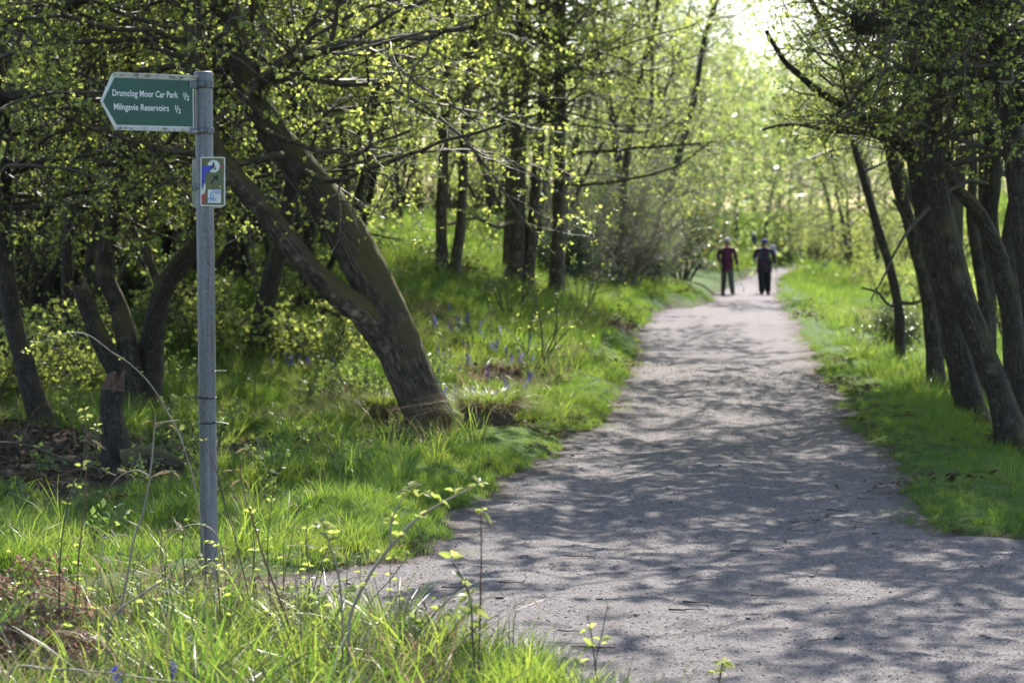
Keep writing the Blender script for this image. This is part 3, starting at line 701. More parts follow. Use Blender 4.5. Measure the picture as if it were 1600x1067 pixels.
# --- right of the path
tree('slim_tree', 'slim bare curving tree at the verge, farthest of the verge trees', 33, [
    T((1403, 572, 22), (1407, 530, 17), (1402, 470, 15), (1388, 410, 15), (1374, 365, 14), (1358, 310, 13), (1344, 260, 12), (1334, 225, 10), (1330, 180, 8), (1335, 100, 6)),],
    top=6, bark=M_BARKD, flare=.3, limbs=[[(1402, 470, 7, 0), (1420, 476, 6, 0), (1440, 468, 4, 0), (1470, 462, 3, .1)], [(1400, 480, 5, 0), (1380, 470, 5, -.2), (1365, 452, 4, -.3), (1345, 450, 3, -.3)]],
    n1=14, len1=2.0, hlo=2.3, leafn=5)
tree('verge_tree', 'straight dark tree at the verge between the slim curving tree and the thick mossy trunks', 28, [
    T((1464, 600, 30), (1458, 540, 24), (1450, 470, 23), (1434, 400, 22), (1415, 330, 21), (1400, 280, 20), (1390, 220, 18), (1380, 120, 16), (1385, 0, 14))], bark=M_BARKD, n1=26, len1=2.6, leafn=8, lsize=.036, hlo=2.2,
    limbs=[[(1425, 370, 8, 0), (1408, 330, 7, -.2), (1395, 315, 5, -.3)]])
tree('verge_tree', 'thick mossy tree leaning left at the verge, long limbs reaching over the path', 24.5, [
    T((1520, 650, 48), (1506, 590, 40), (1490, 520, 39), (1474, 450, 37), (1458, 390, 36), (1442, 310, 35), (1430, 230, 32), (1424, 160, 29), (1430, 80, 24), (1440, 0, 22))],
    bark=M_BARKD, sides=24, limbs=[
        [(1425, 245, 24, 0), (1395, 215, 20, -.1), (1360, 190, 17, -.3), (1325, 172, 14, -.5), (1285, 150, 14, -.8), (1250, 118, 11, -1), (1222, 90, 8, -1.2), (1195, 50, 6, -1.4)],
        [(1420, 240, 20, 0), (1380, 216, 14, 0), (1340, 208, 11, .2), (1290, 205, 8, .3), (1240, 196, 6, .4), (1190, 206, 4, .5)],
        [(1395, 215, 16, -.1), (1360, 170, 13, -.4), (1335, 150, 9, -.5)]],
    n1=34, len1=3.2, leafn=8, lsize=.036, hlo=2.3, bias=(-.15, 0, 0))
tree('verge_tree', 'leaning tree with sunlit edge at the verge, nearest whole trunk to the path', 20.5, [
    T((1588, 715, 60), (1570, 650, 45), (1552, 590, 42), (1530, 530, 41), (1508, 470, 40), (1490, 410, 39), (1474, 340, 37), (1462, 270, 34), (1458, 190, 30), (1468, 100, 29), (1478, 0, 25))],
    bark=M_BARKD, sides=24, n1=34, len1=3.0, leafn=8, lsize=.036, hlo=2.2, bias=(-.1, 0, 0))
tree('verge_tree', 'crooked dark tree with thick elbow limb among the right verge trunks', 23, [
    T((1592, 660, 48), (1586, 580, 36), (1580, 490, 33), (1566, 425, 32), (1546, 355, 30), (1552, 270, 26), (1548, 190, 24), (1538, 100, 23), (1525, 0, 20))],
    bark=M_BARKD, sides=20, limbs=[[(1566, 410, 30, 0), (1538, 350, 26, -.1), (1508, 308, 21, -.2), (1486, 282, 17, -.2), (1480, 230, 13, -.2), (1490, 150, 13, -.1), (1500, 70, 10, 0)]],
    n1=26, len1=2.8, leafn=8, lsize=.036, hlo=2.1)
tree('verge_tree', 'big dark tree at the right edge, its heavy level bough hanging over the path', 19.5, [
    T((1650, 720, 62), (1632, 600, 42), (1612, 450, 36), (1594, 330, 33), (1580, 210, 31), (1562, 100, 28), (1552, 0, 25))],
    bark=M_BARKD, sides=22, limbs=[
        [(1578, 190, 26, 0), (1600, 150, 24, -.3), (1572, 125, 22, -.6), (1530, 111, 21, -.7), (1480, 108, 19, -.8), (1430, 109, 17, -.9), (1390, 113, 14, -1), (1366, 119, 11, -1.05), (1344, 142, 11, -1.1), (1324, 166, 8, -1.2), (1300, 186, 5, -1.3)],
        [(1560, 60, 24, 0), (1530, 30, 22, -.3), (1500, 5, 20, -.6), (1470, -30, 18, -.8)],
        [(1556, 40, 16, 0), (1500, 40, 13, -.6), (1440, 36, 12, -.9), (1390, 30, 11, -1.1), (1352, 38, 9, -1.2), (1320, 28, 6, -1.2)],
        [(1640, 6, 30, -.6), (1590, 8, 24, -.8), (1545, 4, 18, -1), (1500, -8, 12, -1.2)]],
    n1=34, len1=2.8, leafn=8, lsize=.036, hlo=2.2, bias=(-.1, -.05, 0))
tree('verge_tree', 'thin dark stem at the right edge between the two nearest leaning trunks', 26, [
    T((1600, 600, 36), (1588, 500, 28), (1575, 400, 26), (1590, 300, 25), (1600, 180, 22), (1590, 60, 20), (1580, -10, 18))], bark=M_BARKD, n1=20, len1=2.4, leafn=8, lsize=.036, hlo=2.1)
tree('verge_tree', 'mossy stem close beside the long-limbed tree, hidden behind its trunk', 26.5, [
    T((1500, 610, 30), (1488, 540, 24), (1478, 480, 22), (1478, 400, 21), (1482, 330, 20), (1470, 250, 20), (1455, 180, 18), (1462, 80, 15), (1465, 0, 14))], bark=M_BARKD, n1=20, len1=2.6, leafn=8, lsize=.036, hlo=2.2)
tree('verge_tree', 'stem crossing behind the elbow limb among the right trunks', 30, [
    T((1545, 580, 22), (1540, 500, 19), (1530, 420, 18), (1518, 340, 17), (1520, 260, 16), (1510, 180, 16), (1500, 80, 14), (1510, 0, 13))], bark=M_BARKD, n1=20, len1=2.6, leafn=8, lsize=.036, hlo=2.2)

# --- trees deeper in the wood: a few kinds built once, then copied with their parts
def tree_kind(seed, hgt, n_st, n1, leafn, lsize, leafmat, bark, hlo=1.4, rad=.11, len1=2.6, lean=.25, n2=5, n3=4, l3=.5):
    stems, parts = [], []
    for k in range(n_st):
        a = rng.random() * 6.28
        P = [np.array([.08 * math.cos(a) * k, .08 * math.sin(a) * k, -.25]), np.array([.1 * math.cos(a) * k, .1 * math.sin(a) * k, .3])]
        d = norm(np.array([math.cos(a) * lean * (.4 + k * .5), math.sin(a) * lean * (.4 + k * .5), 1.0]))
        m = 8
        for q in range(m):
            d = norm(d + rng.normal(size=3) * .10 + np.array([0, 0, .08])); P.append(P[-1] + d * hgt / m)
        W = np.linspace(1, .18, len(P)) * rad * (1 if k == 0 else .75)
        V, F, uv, Q, r = bark_tube(np.array(P), W, .25, 9, seed + k * 3.3, .5)
        parts.append(MB().add(V, F, 0, uv=uv).mesh('trunk', bark)); stems.append((Q, r))
    return parts, crown_mesh('crown', stems, n1, hlo, 40, len1, leafn, lsize, leafmat, M_TWIG, 66, -.02, n2, n3, .5, l3)
KIND = {
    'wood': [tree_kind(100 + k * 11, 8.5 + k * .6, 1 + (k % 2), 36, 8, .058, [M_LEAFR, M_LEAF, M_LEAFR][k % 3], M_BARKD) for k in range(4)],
    'bright': [tree_kind(300 + k * 11, 8 + k * .7, 1 + (k % 3 == 1), 46, 12, .058, [M_LEAFY, M_LEAF, M_LEAFY][k], M_BARK, hlo=1.0, len1=3.0, l3=.6) for k in range(3)]}
def place_tree(kind, name, label, x, y, sc, rz, group):
    parts, cm = kind
    e = empty(name, (x, y, H1(x, y)), label, 'tree', group, rz); e.scale = (sc, sc, sc)
    for p in parts: link('trunk', p, e)
    link('crown', cm, e); return e
KIND['thin'] = [tree_kind(700 + k * 13, 6.0 + k * .7, 4 + k % 2, 42, 5, .045, [M_LEAF, M_LEAFR][k % 2], M_BARKD, hlo=1.2, rad=.068, len1=1.7, lean=.32, n2=5, n3=4, l3=.35) for k in range(4)]
ORD = 'first second third fourth fifth sixth seventh eighth ninth tenth eleventh twelfth thirteenth fourteenth fifteenth sixteenth seventeenth eighteenth nineteenth twentieth'.split()
ORD += ['twenty-' + o for o in ORD[:9]] + ['thirtieth'] + ['thirty-' + o for o in ORD[:9]]
def place_row(spots, kinds, name, phrase, group, s0, s1):
    spots = sorted(spots)
    for i, (px, Y) in enumerate(spots):
        x = (px - 800) / FPX * Y
        place_tree(kinds[i % len(kinds)], name, phrase % ORD[i], x, Y, s0 + (s1 - s0) * random.random(), random.random() * 6.28, group)
left_spots = [(-60, 34), (25, 38), (110, 36), (130, 46), (170, 33), (240, 40), (270, 34), (300, 48), (-20, 50), (60, 58), (200, 56), (330, 60), (440, 44), (470, 56), (545, 50), (600, 62),
              (650, 70), (780, 72), (860, 62), (930, 74), (960, 84), (400, 74), (250, 76), (100, 76)]
place_row(left_spots, KIND['wood'], 'woodland_tree', '%s from the left of the dim slender trees deep in the left wood', 'trees deep in the left wood', .85, 1.15)
place_row([(-20, 26), (35, 29), (105, 27), (135, 33), (160, 38), (235, 31), (265, 29), (310, 34), (345, 41), (385, 33), (430, 34), (470, 30), (495, 40), (540, 36), (60, 36), (200, 44), (420, 50), (560, 55), (765, 58), (840, 54), (5, 42), (285, 42), (85, 31), (150, 45), (215, 37), (330, 38), (365, 46), (405, 39), (450, 45), (480, 37), (520, 48), (622, 52), (660, 57), (700, 62), (738, 66), (770, 70)],
          KIND['thin'], 'thicket_tree', '%s from the left of the thin many-stemmed trees tangled through the left wood', 'thin many-stemmed trees in the left wood', .8, 1.15)
place_row([(965, 92), (998, 88), (1042, 86), (1070, 101), (1328, 104), (1372, 96), (1305, 118), (1245, 145), (1025, 96), (1055, 108), (1085, 122), (1120, 136), (1150, 124), (1178, 140), (1193, 128), (1230, 132), (1262, 160), (1292, 150), (1320, 142), (1100, 156), (1150, 166), (1215, 170), (1340, 160), (1010, 124), (980, 144)],
          KIND['bright'], 'far_tree', '%s from the left of the sunlit yellow-green trees beyond the walkers', 'sunlit trees at the far end of the path', .95, 1.25)
place_row([(1380, 112), (1420, 124), (1470, 96), (1530, 116), (1590, 98), (1640, 110), (1440, 136), (1500, 142), (1560, 132), (1620, 138), (1690, 104)],
          KIND['bright'], 'field_tree', '%s from the left of the bright trees in the field behind the right trunks', 'bright trees in the field on the right', .7, 1.0)
KIND['shade_canopy'] = [tree_kind(500 + k * 7, 12 + k, 2, 22, 14, .10, M_LEAF, M_BARKD, hlo=6.3, rad=.14, len1=4.2, l3=.55, n2=5, n3=5) for k in range(2)]  # added trees, crowns mostly above the frame, to shade path and grass
for k, (x, y, lab) in enumerate(((5.6, 14.5, 'broad shade tree added beside the near end of the path, on the right'), (5.9, 30, 'broad shade tree added behind the leaning verge trunks, nearest of two'), (7.0, 39, 'broad shade tree added behind the verge trunks, farther of two'), (-5.4, 17.5, 'broad shade tree added left of the signpost at the near edge of the wood'),
                                 (2.7, 57, 'broad shade tree added in the scrub thicket beside the path'), (4.0, 69, 'broad shade tree added at the back of the thicket near the gorse'), (-6.5, 30, 'broad shade tree added deep in the wood beyond the slanting tree'))):
    place_tree(KIND['shade_canopy'][k % 2], 'added_shade_tree', lab, x, y, 1.0, k * 1.3, 'broad trees added to shade the path')
# the wood goes on behind all of that
def far_wood():
    mb = MB()
    def mass(n, x0, x1, y0, y1, h0, h1, size):
        x = x0 + (x1 - x0) * rng.random(n); y = y0 + (y1 - y0) * rng.random(n)
        top = (h0 + (h1 - h0) * (vnoise(x * .12, y * .1, 91) + .5)) * (0.75 + .5 * (vnoise(x * .5, y * .3, 92) + .5))
        z = H(x, y) + top * rng.random(n) ** .8
        k = fbm(x * .35 + y * .2, z * .4, 93, 3) > -.28; x, y, z = x[k], y[k], z[k]; n = len(x)
        c = np.stack([x, y, z], 1); a = norm(rng.normal(size=(n, 3))); b = norm(np.cross(a, rng.normal(size=(n, 3))))
        s = (size * (.5 + rng.random(n)))[:, None]
        V = np.stack([c - a * s, c + b * s * .6, c + a * s, c - b * s * .6], 1).reshape(-1, 3)
        mb.add(V, np.arange(n * 4).reshape(-1, 4), 0 , tint=np.repeat(rng.random(n), 4), smooth=False)
    mass(60000, -60, 12, 88, 130, 7, 12, .12)
    mass(62000, 0, 90, 175, 215, 8, 14, .17)
    mass(46000, 34, 110, 135, 170, 8, 14, .15)
    return mb.build('far_wood', [M_LEAFY])
tag(far_wood(), 'yellow-green wood filling the distance behind the trees', None, None, 'stuff')

# ------------------------------------------------------------------ shrubs
def shrub_mesh(h, w_, n1, n2, n3, leafn, lsize, leafmat, twig, l3=.3, ang0=35, flowers=None, nfl=0):
    mb = MB()
    a = rng.random(n1) * 6.28; t = R(ang0) * np.sqrt(rng.random(n1))
    d = np.stack([np.sin(t) * np.cos(a), np.sin(t) * np.sin(a), np.cos(t)], 1)
    p = np.stack([np.cos(a) * w_ * .12 * rng.random(n1), np.sin(a) * w_ * .12 * rng.random(n1), np.full(n1, -.1)], 1)
    pts = [p]; L = h * (.6 + .45 * rng.random(n1))
    for k in range(7):
        d = norm(d + rng.normal(size=d.shape) * .14 + np.array([0, 0, -.03])); pts.append(pts[-1] + d * (L / 7)[:, None])
    P1 = np.stack(pts, 1); R1 = np.linspace(1, .3, 8)[None] * (.012 + .012 * rng.random((n1, 1))) * h / 2
    V, F, uv = tubes(P1, R1, 5); mb.add(V, F, 0, uv=uv)
    P2, R2 = grow(P1, R1, n2, .2, 1, 42, .38 * h, 6, .03, .2, .6)
    V, F, uv = tubes(P2, R2, 4); mb.add(V, F, 0, uv=uv)
    P3, R3 = grow(P2, R2, n3, .1, 1, 45, l3, 4, .02, .25, .6)
    V, F, uv = tubes(P3, np.maximum(R3, .0018), 3); mb.add(V, F, 0, uv=uv)
    if leafn:
        V, F, tn = leaf_quads(P3, leafn, lsize, .1); mb.add(V, F, 1, tint=tn, smooth=False)
    ms = [twig, leafmat]
    if nfl:
        sel = P3[rng.integers(0, len(P3), nfl)]
        V, F, tn = leaf_quads(sel, 3, .045, .5); mb.add(V, F, 2, tint=tn, smooth=False); ms.append(flowers)
    return mb, ms
M_FLOWER = leaf_material('gorse_flower', (.55, .33, .03), (.65, .42, .05), (.5, .3, .02), (.6, .4, .04), tr=.3)
M_FLOWERB = leaf_material('bluebell_flower', (.10, .08, .42), (.20, .17, .60), (.16, .12, .55), (.28, .24, .75), tr=.4)
def shrub(name, label, px, Y, mesh, sc=1.0, group=None, cat='shrub', xx=None):
    x = (px - 800) / FPX * Y if xx is None else xx
    e = empty(name, (x, Y, H1(x, Y)), label, cat, group, random.random() * 6.28); e.scale = (sc, sc, sc * (.9 + .2 * random.random()))
    link('branches', mesh, e); return e
def smesh(*a, **k):
    mb, ms = shrub_mesh(*a, **k); return mb.mesh('branches', ms)
SH_HAW = [smesh(2.2, 1.6, 16, 7, 6, 6, .042, M_LEAF, M_TWIG) for _ in range(2)]
SH_DARK = [smesh(1.4, 1.4, 18, 7, 6, 7, .06, M_LEAFD, M_TWIG) for _ in range(2)]
SH_SCRUB = [smesh(2.6, 2.2, 26, 8, 8, 2, .04, M_UNDER, M_TWIGG, l3=.5) for _ in range(2)]
SH_GORSE = [smesh(2.2, 1.8, 26, 8, 7, 8, .045, M_LEAFD, M_TWIG, l3=.3, flowers=M_FLOWER, nfl=420) for _ in range(1)]
SH_BRAM = [smesh(.9, 1.2, 16, 6, 4, 5, .05, M_LEAF, M_TWIG, ang0=60) for _ in range(2)]
i = 0
for px, Y, s, lab in ((905, 52, .95, 'grey leafless scrub bush just right of the tall trunks on the bank'), (945, 57, 1.05, 'grey-brown scrub bush in the middle of the thicket beside the path'),
                      (975, 56, 1.1, 'tallest tangled brown scrub bush in the thicket left of the gorse'), (985, 70, 1.15, 'grey scrub bush touching the flowering gorse'), (960, 66, 1.25, 'scrub bush at the back of the thicket by the path'),
                      (880, 60, 1.2, 'pale scrub bush behind the tall trunks')):
    shrub('scrub_bush', lab, px, Y, SH_SCRUB[i % 2], s, 'leafless scrub beside the path'); i += 1
shrub('gorse_bush', 'dark gorse bush with orange-yellow flowers beside the walkers', 1062, 69, SH_GORSE[0], 1.2, 'gorse bushes')
shrub('gorse_bush', 'smaller dark gorse bush with few flowers at the thicket edge', 1036, 64, SH_GORSE[0], 1.05, 'gorse bushes')
spots = [(20, 29), (180, 33), (330, 40), (60, 44), (470, 42), (-40, 30), (150, 42), (380, 50), (250, 38), (540, 58), (655, 66)]
for i, (px, Y) in enumerate(sorted(spots)):
    shrub('hawthorn_shrub', '%s from the left of the leafy green shrubs under the left trees' % ORD[i], px, Y, SH_HAW[i % 2], .8 + .4 * random.random(), 'leafy shrubs in the left wood')
for i, (px, Y) in enumerate(sorted([(20, 24), (110, 25.5), (150, 24), (300, 27), (470, 30), (505, 27), (60, 33)])):
    shrub('bramble_bush', '%s from the left of the low brambles on the wood floor' % ORD[i], px, Y, SH_BRAM[i % 2], .9 + .4 * random.random(), 'low brambles under the left trees')
shrub('dark_shrub', 'dark glossy-leaved shrub behind the slim curving tree', 1395, 39, SH_DARK[0], .62, None)
for i, (px, Y, s) in enumerate(((1375, 72, .8), (1450, 62, .9), (1520, 52, .8), (1575, 47, .8), (1620, 55, 1.1), (1330, 112, 1.3), (1490, 80, 1.2), (1410, 92, 1.3))):
    shrub('field_shrub', '%s from the left of the bright shrubs in the field behind the right trunks' % ORD[sorted((1375, 1450, 1520, 1575, 1620, 1330, 1490, 1410)).index(px)], px, Y, SH_HAW[i % 2], s, 'bright shrubs in the field')

SH_SAP = [smesh(1.25, 1.0, 9, 3, 2, 2, .035, M_LEAF, M_TWIG, l3=.25, ang0=32) for _ in range(2)]
shrub('bare_sapling', 'clump of thin dark bare stems on the bank, nearest the path edge', 838, 27.5, SH_SAP[0], 1.0, 'thin bare saplings on the bank')
shrub('bare_sapling', 'sparse thin stems higher on the bank below the tall trunks', 800, 33, SH_SAP[1], .9, 'thin bare saplings on the bank')
shrub('bare_sapling', 'sparse leafy stems at the head of the bank below the scrub', 905, 40, SH_SAP[0], 1.1, 'thin bare saplings on the bank')
shrub('bare_sapling', 'thin bare stems on the dark ground left of the leaning trunk', 560, 24.5, SH_SAP[1], .6, 'thin bare saplings on the bank')

for i, (px, Y, s_) in enumerate(((1228, 124, 1.3), (1252, 128, 1.7), (1276, 122, 1.5), (1300, 130, 1.9), (1326, 124, 1.6), (1352, 120, 1.7), (1105, 112, 1.3))):
    shrub('edge_shrub', '%s from the left of the green shrubs where the path bends out of sight' % ORD[sorted((1228, 1252, 1276, 1300, 1326, 1352, 1105)).index(px)], px, Y, SH_HAW[i % 2], s_, 'shrubs at the far bend of the path')

for px, Y, s_, lab in ((925, 61, 1.35, 'olive-green bush in the thicket nearest the tall trunks'), (968, 63, 1.5, 'olive-green bush in the middle of the thicket behind the brown scrub'), (1010, 59, .8, 'low dark green bush at the front of the thicket beside the gorse'), (890, 50, 1.0, 'dark green bush at the foot of the tall mossy trunk')):
    shrub('thicket_bush', lab, px, Y, SH_DARK[int(px) % 2] if Y < 62 else SH_HAW[0], s_, 'green bushes in the thicket')

for px, Y, s_, lab in ((628, 56, 1.1, 'leafy green bush behind the twin slim trunks, left of them'), (675, 63, 1.3, 'leafy green bush far behind the twin slim trunks'), (730, 60, 1.2, 'leafy green bush between the twin trunks and the forked pair'), (775, 68, 1.3, 'leafy green bush far behind the forked pair of trunks')):
    shrub('wood_shrub', lab, px, Y, SH_HAW[int(px) % 2], s_, 'bushes closing the view behind the grass bank')
# ------------------------------------------------------------------ signpost
def box(mb, x0, x1, y0, y1, z0, z1, m=0, M=None):
    V = np.array([[x, y, z] for x in (x0, x1) for y in (y0, y1) for z in (z0, z1)], float)
    if M is not None: V = np.array([list(M @ Vector(v)) for v in V])
    return mb.add(V, [[0, 1, 3, 2], [4, 6, 7, 5], [0, 4, 5, 1], [2, 3, 7, 6], [0, 2, 6, 4], [1, 5, 7, 3]], m, smooth=False)
def prism(mb, poly, y0, y1, m=0):
    """poly in x,z; extruded along y"""
    n = len(poly); V = np.array([[p[0], y0, p[1]] for p in poly] + [[p[0], y1, p[1]] for p in poly], float)
    k = np.arange(n); k2 = (k + 1) % n
    mb.add(V, np.stack([k, k2, n + k2, n + k], 1), m, smooth=False)
    mb.add(V, [list(range(n))], m, smooth=False); mb.add(V, [list(range(n, 2 * n))[::-1]], m, smooth=False)
    return mb
def steel_material():
    m, t, out = mat('galvanised_steel'); L = t.links.new
    tc = t.nodes.new('ShaderNodeTexCoord'); mp = nd(t, 'ShaderNodeMapping'); mp.inputs['Scale'].default_value = (1.6, 1.6, .07); L(tc.outputs['Object'], mp.inputs[0])
    n1 = noise(t, mp.outputs[0], 14, 6, .65); n2 = noise(t, tc.outputs['Object'], 90, 3, .6)
    c = ramp(t, n1, [(.34, (.07, .064, .055)), (.47, (.15, .158, .175)), (.62, (.25, .265, .295))])
    c = mixc(t, .25, c, ramp(t, n2, [(.35, (.10, .10, .10)), (.65, (.34, .35, .37))]))
    p = nd(t, 'ShaderNodeBsdfPrincipled', Roughness=.5, Metallic=.55); L(c, p.inputs['Base Color'])
    b = nd(t, 'ShaderNodeBump', Strength=.12, Distance=.004); L(n2, b.inputs['Height']); L(b.outputs[0], p.inputs['Normal'])
    L(p.outputs[0], out.inputs[0]); return m
M_STEEL = steel_material()
M_GREEN = plain('sign_green', (.012, .085, .062), .35, vary=.18, scale=9)
def dirty_white(name, base=(.68, .68, .64), amt=.62):
    m, t, out = mat(name); L = t.links.new
    tc = t.nodes.new('ShaderNodeTexCoord'); n1 = noise(t, tc.outputs['Object'], 34, 6, .7)
    c = mixc(t, ramp(t, n1, [(amt, (0, 0, 0)), (amt + .1, (.85, .85, .85))]), base, (.10, .085, .065))
    p = nd(t, 'ShaderNodeBsdfPrincipled', Roughness=.5); L(c, p.inputs['Base Color']); L(p.outputs[0], out.inputs[0]); return m
M_WHITE = dirty_white('sign_white', amt=.66)
M_FRAME = dirty_white('sign_frame_dirty', (.55, .53, .47), .52)
M_TEXT = plain('sign_lettering', (.80, .80, .78), .4)
M_CABLE = plain('black_plastic', (.015, .015, .016), .45)
M_OLIVE = plain('plate_olive', (.115, .135, .055), .45, vary=.12, scale=25)
M_PLATE = plain('plate_white', (.72, .70, .66), .5, vary=.15, scale=30)
M_BLUE = plain('sticker_blue', (.055, .07, .42), .5, vary=.15, scale=60); M_RED = plain('sticker_red', (.50, .05, .06), .5, vary=.2, scale=60)
M_INK = plain('black_print', (.012, .012, .012), .5); M_BLUEL = plain('blue_print', (.05, .22, .62), .5)
M_BACK = plain('plate_back', (.48, .45, .40), .6, vary=.2, scale=15)

YP = 11.0
ptop, pbot = at(318, 116, YP), at(328, 955, YP)
axis = norm(ptop - pbot); base = pbot + axis * (H1(pbot[0], pbot[1]) - .25 - pbot[2])
RP = 27.5 / FPX * YP / 2
post = empty('signpost', (base[0], base[1], base[2]), 'grey galvanised steel signpost carrying a green arrow sign at the path junction', 'signpost')
rotP = Vector((0, 0, 1)).rotation_difference(Vector(axis)); post.rotation_mode = 'QUATERNION'; post.rotation_quaternion = rotP
HP = np.linalg.norm(ptop - base)
hz = lambda py: float(np.dot(at(322, py, YP) - base, axis))     # height along the post of an image row
V, F, uv = tubes(np.array([[[0, 0, z] for z in np.linspace(0, HP, 24)]]), np.full((1, 24), RP), 40)
MB().add(V, F, 0, uv=uv).build('pole', M_STEEL, post)
capz = np.array([HP - .001, HP + .006, HP + .010, HP + .0105]); capr = np.array([RP * 1.07, RP * 1.07, RP * .95, .0005])
V, F, uv = tubes(np.array([[[0, 0, z] for z in np.concatenate([[HP - .03], capz])]]), np.concatenate([[RP * 1.07], capr])[None], 40)
MB().add(V, F, 0, uv=uv).build('pole_cap', M_STEEL, post)
def band(z, h, parent, name='bracket', r=1.10, m=None, arm=True, ang=0.0):
    mb = MB()
    zz = np.array([z - h / 2, z - h / 2, z + h / 2, z + h / 2]); rr = np.array([RP * 1.0, RP * r, RP * r, RP * 1.0])
    V, F, uv = tubes(np.array([[[0, 0, q] for q in zz + np.array([0, 1e-5, -1e-5, 0])]]), rr[None], 40); mb.add(V, F, 0, uv=uv)
    if arm: 
        M_ = Matrix.Rotation(ang, 4, 'Z')
        box(mb, -RP * 2.0, -RP * .9, -.012, .012, z - h / 2, z + h / 2, 0, M_)
        box(mb, RP * .55, RP * .55 + .016, -RP * 1.25, -RP * .9, z - h * .42, z + h * .42); box(mb, RP * .85, RP * .85 + .014, -RP * 1.1, -RP * .7, z - h * .42, z + h * .42)
    return mb.build(name, m or M_STEEL, parent)
YAW = R(38)                        # the sign's free end swings towards the camera
SL = 0.435  # length of the blade
sgn_e = bpy.data.objects.new('arrow_sign', None); COL.objects.link(sgn_e); sgn_e.parent = post
sgn_e.rotation_euler = (0, 0, YAW)
band(hz(133), .034, post, ang=YAW); band(hz(205), .028, post, ang=YAW)
zt, zb = hz(119), hz(207); zc = (zt + zb) / 2; hh = (zt - zb) / 2
x1 = -RP * 1.25; x0 = x1 - SL + .02; tipx = x0 - .065
def blade(g, gx=None):
    gx = g if gx is None else gx
    return [(x1 - gx, zc - hh + g), (x1 - gx, zc + hh - g), (x0 + g * .35, zc + hh - g), (tipx + gx * 1.25, zc - .002), (x0 + .008 + g * .35, zc - hh + g)]
# shallow tray: back panel, rails proud of it, white border and green field
mb = MB(); prism(mb, blade(.004), -.004, .004); mb.build('sign_panel', M_WHITE, sgn_e)
mb = MB(); prism(mb, blade(.024, .012), -.0062, -.0042); mb.build('green_field', M_GREEN, sgn_e)
for nm, za, zb_ in (('top_rail', zc + hh - .020, zc + hh), ('bottom_rail', zc - hh, zc - hh + .016)):
    mb = MB(); box(mb, x0 + .004, x1 + .03, -.016, -.0045, za + .012 if nm == 'top_rail' else za, zb_ if nm == 'top_rail' else za + .005)
    box(mb, x0 + .004, x1 + .03, -.0095, -.0045, za, zb_ - .0005); mb.build(nm, M_FRAME, sgn_e)
def text(body, x, z, size, material, parent, y=-.0066, sx=1.0, bold=.0, name='lettering'):
    cu = bpy.data.curves.new(name, 'FONT'); cu.body = body; cu.size = size; cu.extrude = .0002; cu.offset = bold; cu.resolution_u = 3
    o = bpy.data.objects.new('t', cu); COL.objects.link(o); dg = bpy.context.evaluated_depsgraph_get()
    me = bpy.data.meshes.new_from_object(o.evaluated_get(dg)); bpy.data.objects.remove(o)
    me.transform(Matrix.Translation((x, y, z)) @ Matrix.Diagonal((sx, 1, 1, 1)) @ Matrix.Rotation(math.pi / 2, 4, 'X'))
    me.materials.clear(); me.materials.append(material)
    return link(name, me, parent)
def text_fit(body, xa, xb, z, size, **k):
    o = text(body, 0, z, size, M_TEXT, sgn_e, **k); xsv = [v.co.x for v in o.data.vertices]
    f = (xb - xa) / (max(xsv) - min(xsv)); mn = min(xsv)
    for v in o.data.vertices: v.co.x = xa + (v.co.x - mn) * f
    return o
cx_ = lambda px: x1 - (302 - px) / (302 - 160.0) * (x1 - tipx)   # image column on the blade -> local x
zrow = lambda py: zc + hh - (py - 121.5) / (203.5 - 121.5) * 2 * hh
text_fit('Drumclog Moor Car Park', cx_(178), cx_(276), zrow(155), .040, bold=.0006)
text_fit('Milngavie Reservoirs', cx_(180), cx_(262), zrow(174.5), .040, bold=.0006)
def half(px, py):
    text('1', cx_(px), zrow(py) + .012, .028, M_TEXT, sgn_e, bold=.0005); text('/', cx_(px) + .009, zrow(py),   .044, M_TEXT, sgn_e, bold=.0005); text('2', cx_(px) + .020, zrow(py) - .003, .030, M_TEXT, sgn_e, bold=.0005)
half(283, 157); half(270, 176)

# waymark plate (its own small thing on the post)
def plate_poly(x0, x1, z0, z1, r=.008):
    pts = []
    for cx, cz, a0 in ((x1 - r, z1 - r, 0), (x0 + r, z1 - r, 90), (x0 + r, z0 + r, 180), (x1 - r, z0 + r, 270)):
        for k in range(5): a = R(a0 + k * 22.5); pts.append((cx + r * math.cos(a), cz + r * math.sin(a)))
    return pts
pc = at(332.5, 284, YP - RP - .012)
plate = empty('waymark_plate', pc, 'olive green waymark plate with walker symbol, arrow and peeling blue sticker on the post', 'sign')
plate.rotation_euler = (0, R(.3), R(-4))
PW, PH = 38.5 / FPX * YP / 2, 76 / FPX * YP / 2
mb = MB(); prism(mb, plate_poly(-PW, PW, -PH, PH), -.0015, .0015); mb.build('plate', M_PLATE, plate)
mb = MB(); prism(mb, plate_poly(-PW + .005, PW - .005, -PH + .005, PH - .005, .005), -.0024, -.0016); mb.build('olive_field', M_OLIVE, plate)
def disc(mb, cx, cz, r, y0, y1, m=0, n=28): return prism(mb, [(cx + r * math.cos(a), cz + r * math.sin(a)) for a in np.arange(n) / n * 2 * np.pi], y0, y1, m)
cxp, czp = .004, PH * .62
mb = MB(); disc(mb, cxp, czp, .0285, -.0031, -.0025); mb.build('white_disc', M_PLATE, plate)
